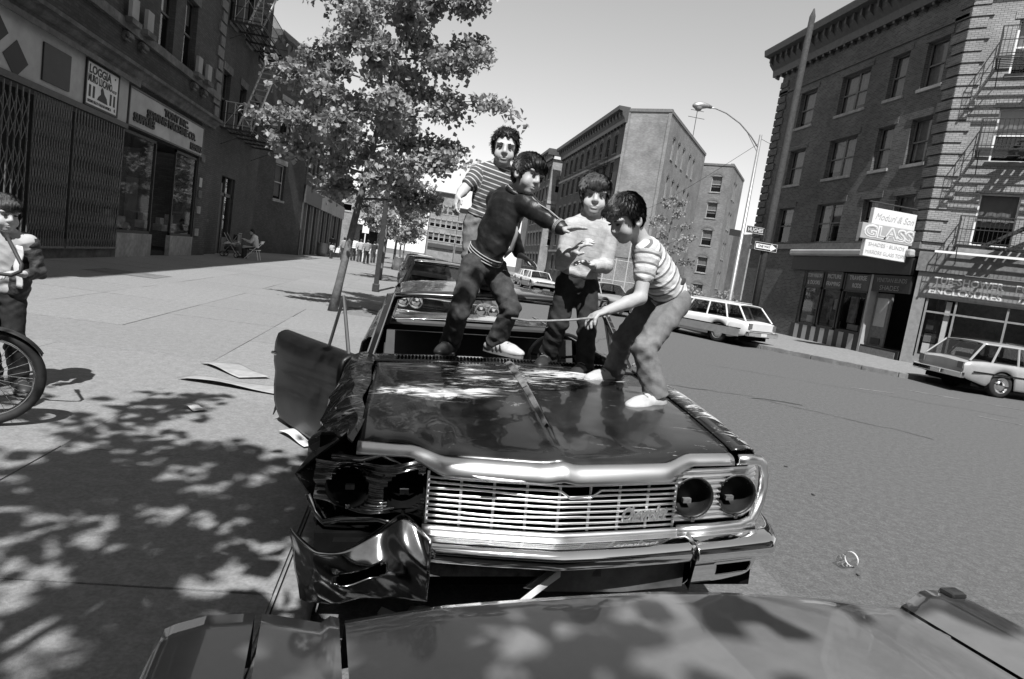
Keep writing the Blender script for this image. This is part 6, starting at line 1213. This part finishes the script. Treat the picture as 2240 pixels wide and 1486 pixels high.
hb_ = st_+Vector((.03, -.03, .10)); MB().tube([hb_+Vector((-.28, -.10, .22)), hb_+Vector((-.20, -.02, .02)), hb_, hb_+Vector((.13, .03, .0)), hb_+Vector((.175, .035, .03)), hb_+Vector((.165, .06, .07)), hb_+Vector((.04, .14, .21)), hb_+Vector((.0, .20, .225))], .0115, 8).build('handlebar', 'iron', bk, smooth=True)
MB().tube([hb_+Vector((.04, .14, .21)), hb_+Vector((-.01, .21, .228))], .018, 8).build('grip', 'rubber', bk, smooth=True)
rear = Vector((-3.35, 4.75, .455)); MB().tube([hdp+Vector((-.02, .02, .12)), hdp+Vector((-.5, .2, .0)), rear+Vector((.4, -.1, .0))], .02, 8).build('frame', 'iron', bk, smooth=True); MB().tube([hdp+Vector((0, 0, .02)), rear+Vector((.45, -.12, -.1)), rear], .018, 8).build('chain_stay', 'iron', bk, smooth=True)
rw_ = MB().tube([rear+(e1*math.cos(a)+e2*math.sin(a))*.272 for a in np.linspace(0, 2*math.pi, 33)], .029, 8, False).build('rear_tyre', 'rubber', bk, smooth=True); MB().tube([rear+Vector((.4, -.1, 0)), rear+Vector((.35, -.08, .3))], .014, 6).build('seat_post', 'chrome', bk); MB().box(-3.15, -2.9, 4.58, 4.74, .76, .80).build('saddle', 'leather', bk, bevel=.02)
# ---------- people on the pavement
def stand(label, x, y, h_, shirt, pants, ang=0, stride=.25, skin='skin', hair='hair black', style='short', child=False, seed=1, armout=0):
    s = h_/1.72; c, sn = math.cos(ang), math.sin(ang)
    def p(a, b, z): return (x+a*s*c-b*s*sn, y+a*s*sn+b*s*c, .15+z*s)
    J = dict(head=p(0, .02, 1.60), neck=p(0, 0, 1.44), chest=p(0, 0, 1.24), pelvis=p(0, 0, .93), sh0=p(.18, 0, 1.38), el0=p(.23+armout, .06, 1.10), wr0=p(.22+armout*1.5, -.10, .88), ha0=p(.22+armout*1.6, -.14, .78), sh1=p(-.18, 0, 1.38), el1=p(-.23, -.08, 1.10), wr1=p(-.21, .08, .88), ha1=p(-.21, .12, .78), hip0=p(.09, 0, .88), kn0=p(.09, stride*.5, .48), an0=p(.09, stride, .09), toe0=p(.09, stride+.15, .01), hip1=p(-.09, 0, .88), kn1=p(-.09, -stride*.2, .48), an1=p(-.09, -stride, .1), toe1=p(-.09, -stride+.15, .01))
    return person(label, J, (-sn, c, 0), s=1.35*s if not child else 1.5*s, h=.016, skin=skin, hair=hair, hairstyle=style, shirt=shirt, pants=pants, shoes='shoe', sleeve=.7, seed=seed, hs=1.0 if not child else .82, group='people walking away down the pavement')[0]
stand('woman in grey top and dark skirt trousers carrying a pale bag down the pavement', -4.75, 47.6, 1.62, 'slip grey', 'dark cloth', .1, .2, seed=41, armout=.06)
stand('person in bright white shirt walking beside the woman in grey', -4.3, 50.5, 1.72, 'white cloth', 'dark cloth', 0, .25, seed=42)
stand('person in pale shirt and jeans walking behind the first tree trunk', -3.75, 49.5, 1.68, 'tee', 'denim', 0, .25, hair='hair brown', seed=43)
stand('man in grey shirt and dark trousers walking near the white post', -3.1, 47.2, 1.70, 'slip grey', 'denim dark', -.1, .28, seed=44)
stand('person in dark top walking farthest by the white post', -2.9, 52, 1.68, 'dark cloth', 'denim', 0, .25, seed=45)
stand('small child in pale top holding hands with the woman in grey', -5.55, 47.6, 1.08, 'tee', 'dark cloth', .1, .12, child=True, seed=46)
stand('person in dark clothes standing in the shop doorway by the litter bin', -6.2, 53, 1.62, 'dark cloth', 'dark cloth', .4, .1, seed=47)
bag = thing('shopping_bag', 'pale shopping bag hanging from the arm of the woman in grey', 'bag', (-5.05, 47.5, .6)); MB().add([(-5.22, 47.45, .95), (-4.98, 47.45, 1.0), (-5.02, 47.45, .62), (-5.3, 47.45, .6), (-5.22, 47.58, .95), (-4.98, 47.58, 1.0), (-5.0, 47.6, .62), (-5.3, 47.6, .6)], [(0, 1, 2, 3), (4, 7, 6, 5), (0, 3, 7, 4), (1, 5, 6, 2), (2, 6, 7, 3)]).build('sack', 'white cloth', bag); MB().tube([(-5.18, 47.5, .95), (-5.05, 47.5, 1.12), (-5.0, 47.5, .98)], .01, 5).build('handle', 'white cloth', bag)
# seated woman, folding chair, pram
W = lambda a, b, z: (-6.85+b*-1, 30.1+a*0+0, z)
X0, Y0 = -6.75, 29.7
J = dict(head=(X0-.10, Y0-.02, 1.33), neck=(X0+.0, Y0, 1.18), chest=(X0+.06, Y0+.02, .99), pelvis=(X0+.12, Y0+.05, .68), sh0=(X0+.03, Y0-.17, 1.12), el0=(X0-.08, Y0-.2, .90), wr0=(X0-.32, Y0-.16, .95), ha0=(X0-.42, Y0-.14, 1.0), sh1=(X0+.03, Y0+.19, 1.12), el1=(X0-.08, Y0+.22, .90), wr1=(X0-.32, Y0+.17, .95), ha1=(X0-.42, Y0+.15, 1.0), hip0=(X0+.08, Y0-.08, .65), kn0=(X0-.36, Y0-.1, .66), an0=(X0-.34, Y0-.1, .25), toe0=(X0-.5, Y0-.1, .17), hip1=(X0+.08, Y0+.14, .65), kn1=(X0-.36, Y0+.12, .66), an1=(X0-.34, Y0+.12, .25), toe1=(X0-.5, Y0+.12, .17))
person('woman in white blouse with long dark hair sitting on the folding chair', J, (-.95, -.25, -.1), s=1.28, h=.014, hair='hair black', hairstyle='long', shirt='white cloth', pants='dark cloth', shoes='shoe', sleeve=1.5, seed=51)
fcx = thing('folding_chair', 'white folding chair on the pavement by the pram', 'chair', (X0+.12, Y0+.03, .15)); 
for dy in (-.2, .25): MB().tube([(X0-.28, Y0+dy, .16), (X0+.40, Y0+dy, 1.0)], .016, 6).build('back_leg', 'white paint', fcx); MB().tube([(X0+.30, Y0+dy, .16), (X0+.18, Y0+dy, .60)], .016, 6).build('front_leg', 'white paint', fcx)
MB().box(X0-.1, X0+.28, Y0-.2, Y0+.25, .575, .60).build('seat', 'white paint', fcx); MB().box(X0+.33, X0+.36, Y0-.2, Y0+.25, .88, 1.0).build('backrest', 'white paint', fcx)
pm = thing('pram', 'small pushchair with pale blankets beside the seated woman', 'pram', (-7.55, 29.4, .15)); 
for dy in (-.24, .24):
    for dx in (-.28, .28): MB().tube([(-7.55+dx+.1*math.cos(a), 29.4+dy, .26+.1*math.sin(a)) for a in np.linspace(0, 6.2832, 15)], .018, 6, False).build('wheel', 'rubber', pm)
    MB().tube([(-7.83, 29.4+dy, .3), (-7.6, 29.4+dy, .6), (-7.25, 29.4+dy, 1.2)], .014, 6).build('frame', 'galvanised', pm); MB().tube([(-7.27, 29.4+dy, .3), (-7.6, 29.4+dy, .75), (-7.85, 29.4+dy, 1.15)], .014, 6).build('frame', 'galvanised', pm)
rngp = np.random.RandomState(2)
MB().grid(lambda u, v: (-7.85+.6*u, 29.15+.5*v, .66+.10*math.sin(u*7)*math.sin(v*6)+.15*u), 12, 10).build('blanket', 'white cloth', pm, smooth=True, solid=.03); MB().grid(lambda u, v: (-7.28+.02*math.sin(v*8), 29.14+.52*v, .7+.45*u), 8, 8).build('back_panel', 'grey paint', pm, solid=.02); MB().box(-7.8, -7.3, 29.16, 29.64, .45, .60).build('basket', 'dark cloth', pm, bevel=.04); MB().tube([(-7.25, 29.16, 1.2), (-7.25, 29.64, 1.2)], .014, 6).build('push_bar', 'galvanised', pm)
MB().tube([(-7.45, 29.4, .92), (-7.42, 29.4, 1.12)], [.08, .09], 10).build('pillow', 'dark cloth', pm, smooth=True)
# ================================================================== LITTER
mat('cardboard', .33, .9, .15, 9, dirt=.2); mat('paper', .55, .9, .12, 12); glass_mat('clear plastic', .85, .5)
def sheet(name, label, pts, cat, m, warp, z=.16, n=10):
    c = np.mean(pts, 0); o = thing(name, label, cat, (c[0], c[1], z)); a, b, c2_, d = [np.array(p) for p in pts]
    def fn(u, v): p = (a*(1-u)+b*u)*(1-v)+(d*(1-u)+c2_*u)*v; return (p[0], p[1], z+.006+warp*(.5+.5*math.sin(5*u+2.2*v))*(.3+u*(1-u)*2))
    MB().grid(fn, n, n).build('sheet', m, o, smooth=True, solid=.004); return o
sheet('cardboard_sheet', 'flat torn cardboard sheet with curled edge on the pavement', [(-1.95, 6.85), (-1.45, 6.35), (-1.2, 6.5), (-1.6, 6.95)], 'cardboard', 'cardboard', .03); sheet('cardboard_sheet', 'long crumpled cardboard piece by the open car door', [(-1.9, 6.05), (-.95, 5.85), (-.9, 6.1), (-1.8, 6.2)], 'cardboard', 'cardboard', .04)
sheet('paper_sheet', 'creased newspaper sheet beside the wrecked wing', [(-.78, 4.75), (-.55, 4.45), (-.42, 4.55), (-.66, 4.85)], 'paper', 'paper', .03); sheet('paper_sheet', 'white torn paper lying under the bumper', [(.15, 2.55), (.62, 2.45), (.60, 2.7), (.2, 2.75)], 'paper', 'paper', .06, .01)
sheet('paper_sheet', 'small paper scrap among the dapples on the pavement', [(-1.55, 5.15), (-1.45, 5.05), (-1.38, 5.12), (-1.48, 5.22)], 'paper', 'paper', .02)
cp = thing('plastic_cup', 'crushed clear plastic cup lying on the roadway', 'cup', (3.0, 3.58, 0)); MB().lathe((2.95, 3.55, .045), (.9, .3, .05), [(.001, 0), (.034, 0), (.036, .002), (.045, .10), (.048, .105), (.046, .10)], 16).build('shell', 'clear plastic', cp, smooth=True); MB().lathe((2.95, 3.55, .045), (.9, .3, .05), [(.046, .1), (.049, .108), (.046, .112)], 16).build('rim', 'white paint', cp)
rg = np.random.RandomState(8)
for k in range(16):
    x, y = (rg.uniform(-.5, .2), rg.uniform(2.0, 2.7)) if k < 10 else (rg.uniform(2.6, 4.5), rg.uniform(3, 6)); z = .0; o = thing('debris_scrap', ('bright bent metal scrap lying under the wreck' if k % 3 else 'white paper scrap lying under the wreck') if k < 10 else 'small dark pebble on the open roadway', 'debris', (x, y, z), (0, 0, rg.uniform(0, 3)), group=('metal scraps under the wreck' if k % 3 else 'paper scraps under the wreck') if k < 10 else 'pebbles on the roadway', local=True)
    w = rg.uniform(.02, .09) if k < 10 else rg.uniform(.012, .03); MB().prism([(-w, -w*.4, .005), (w, -w*.5, .005), (w*.8, w*.4, .005), (-w*.6, w*.5, .005)], (w*.1, 0, w*.35)).build('fragment', ('worn chrome' if k % 3 else 'paper') if k < 10 else 'tar', o)
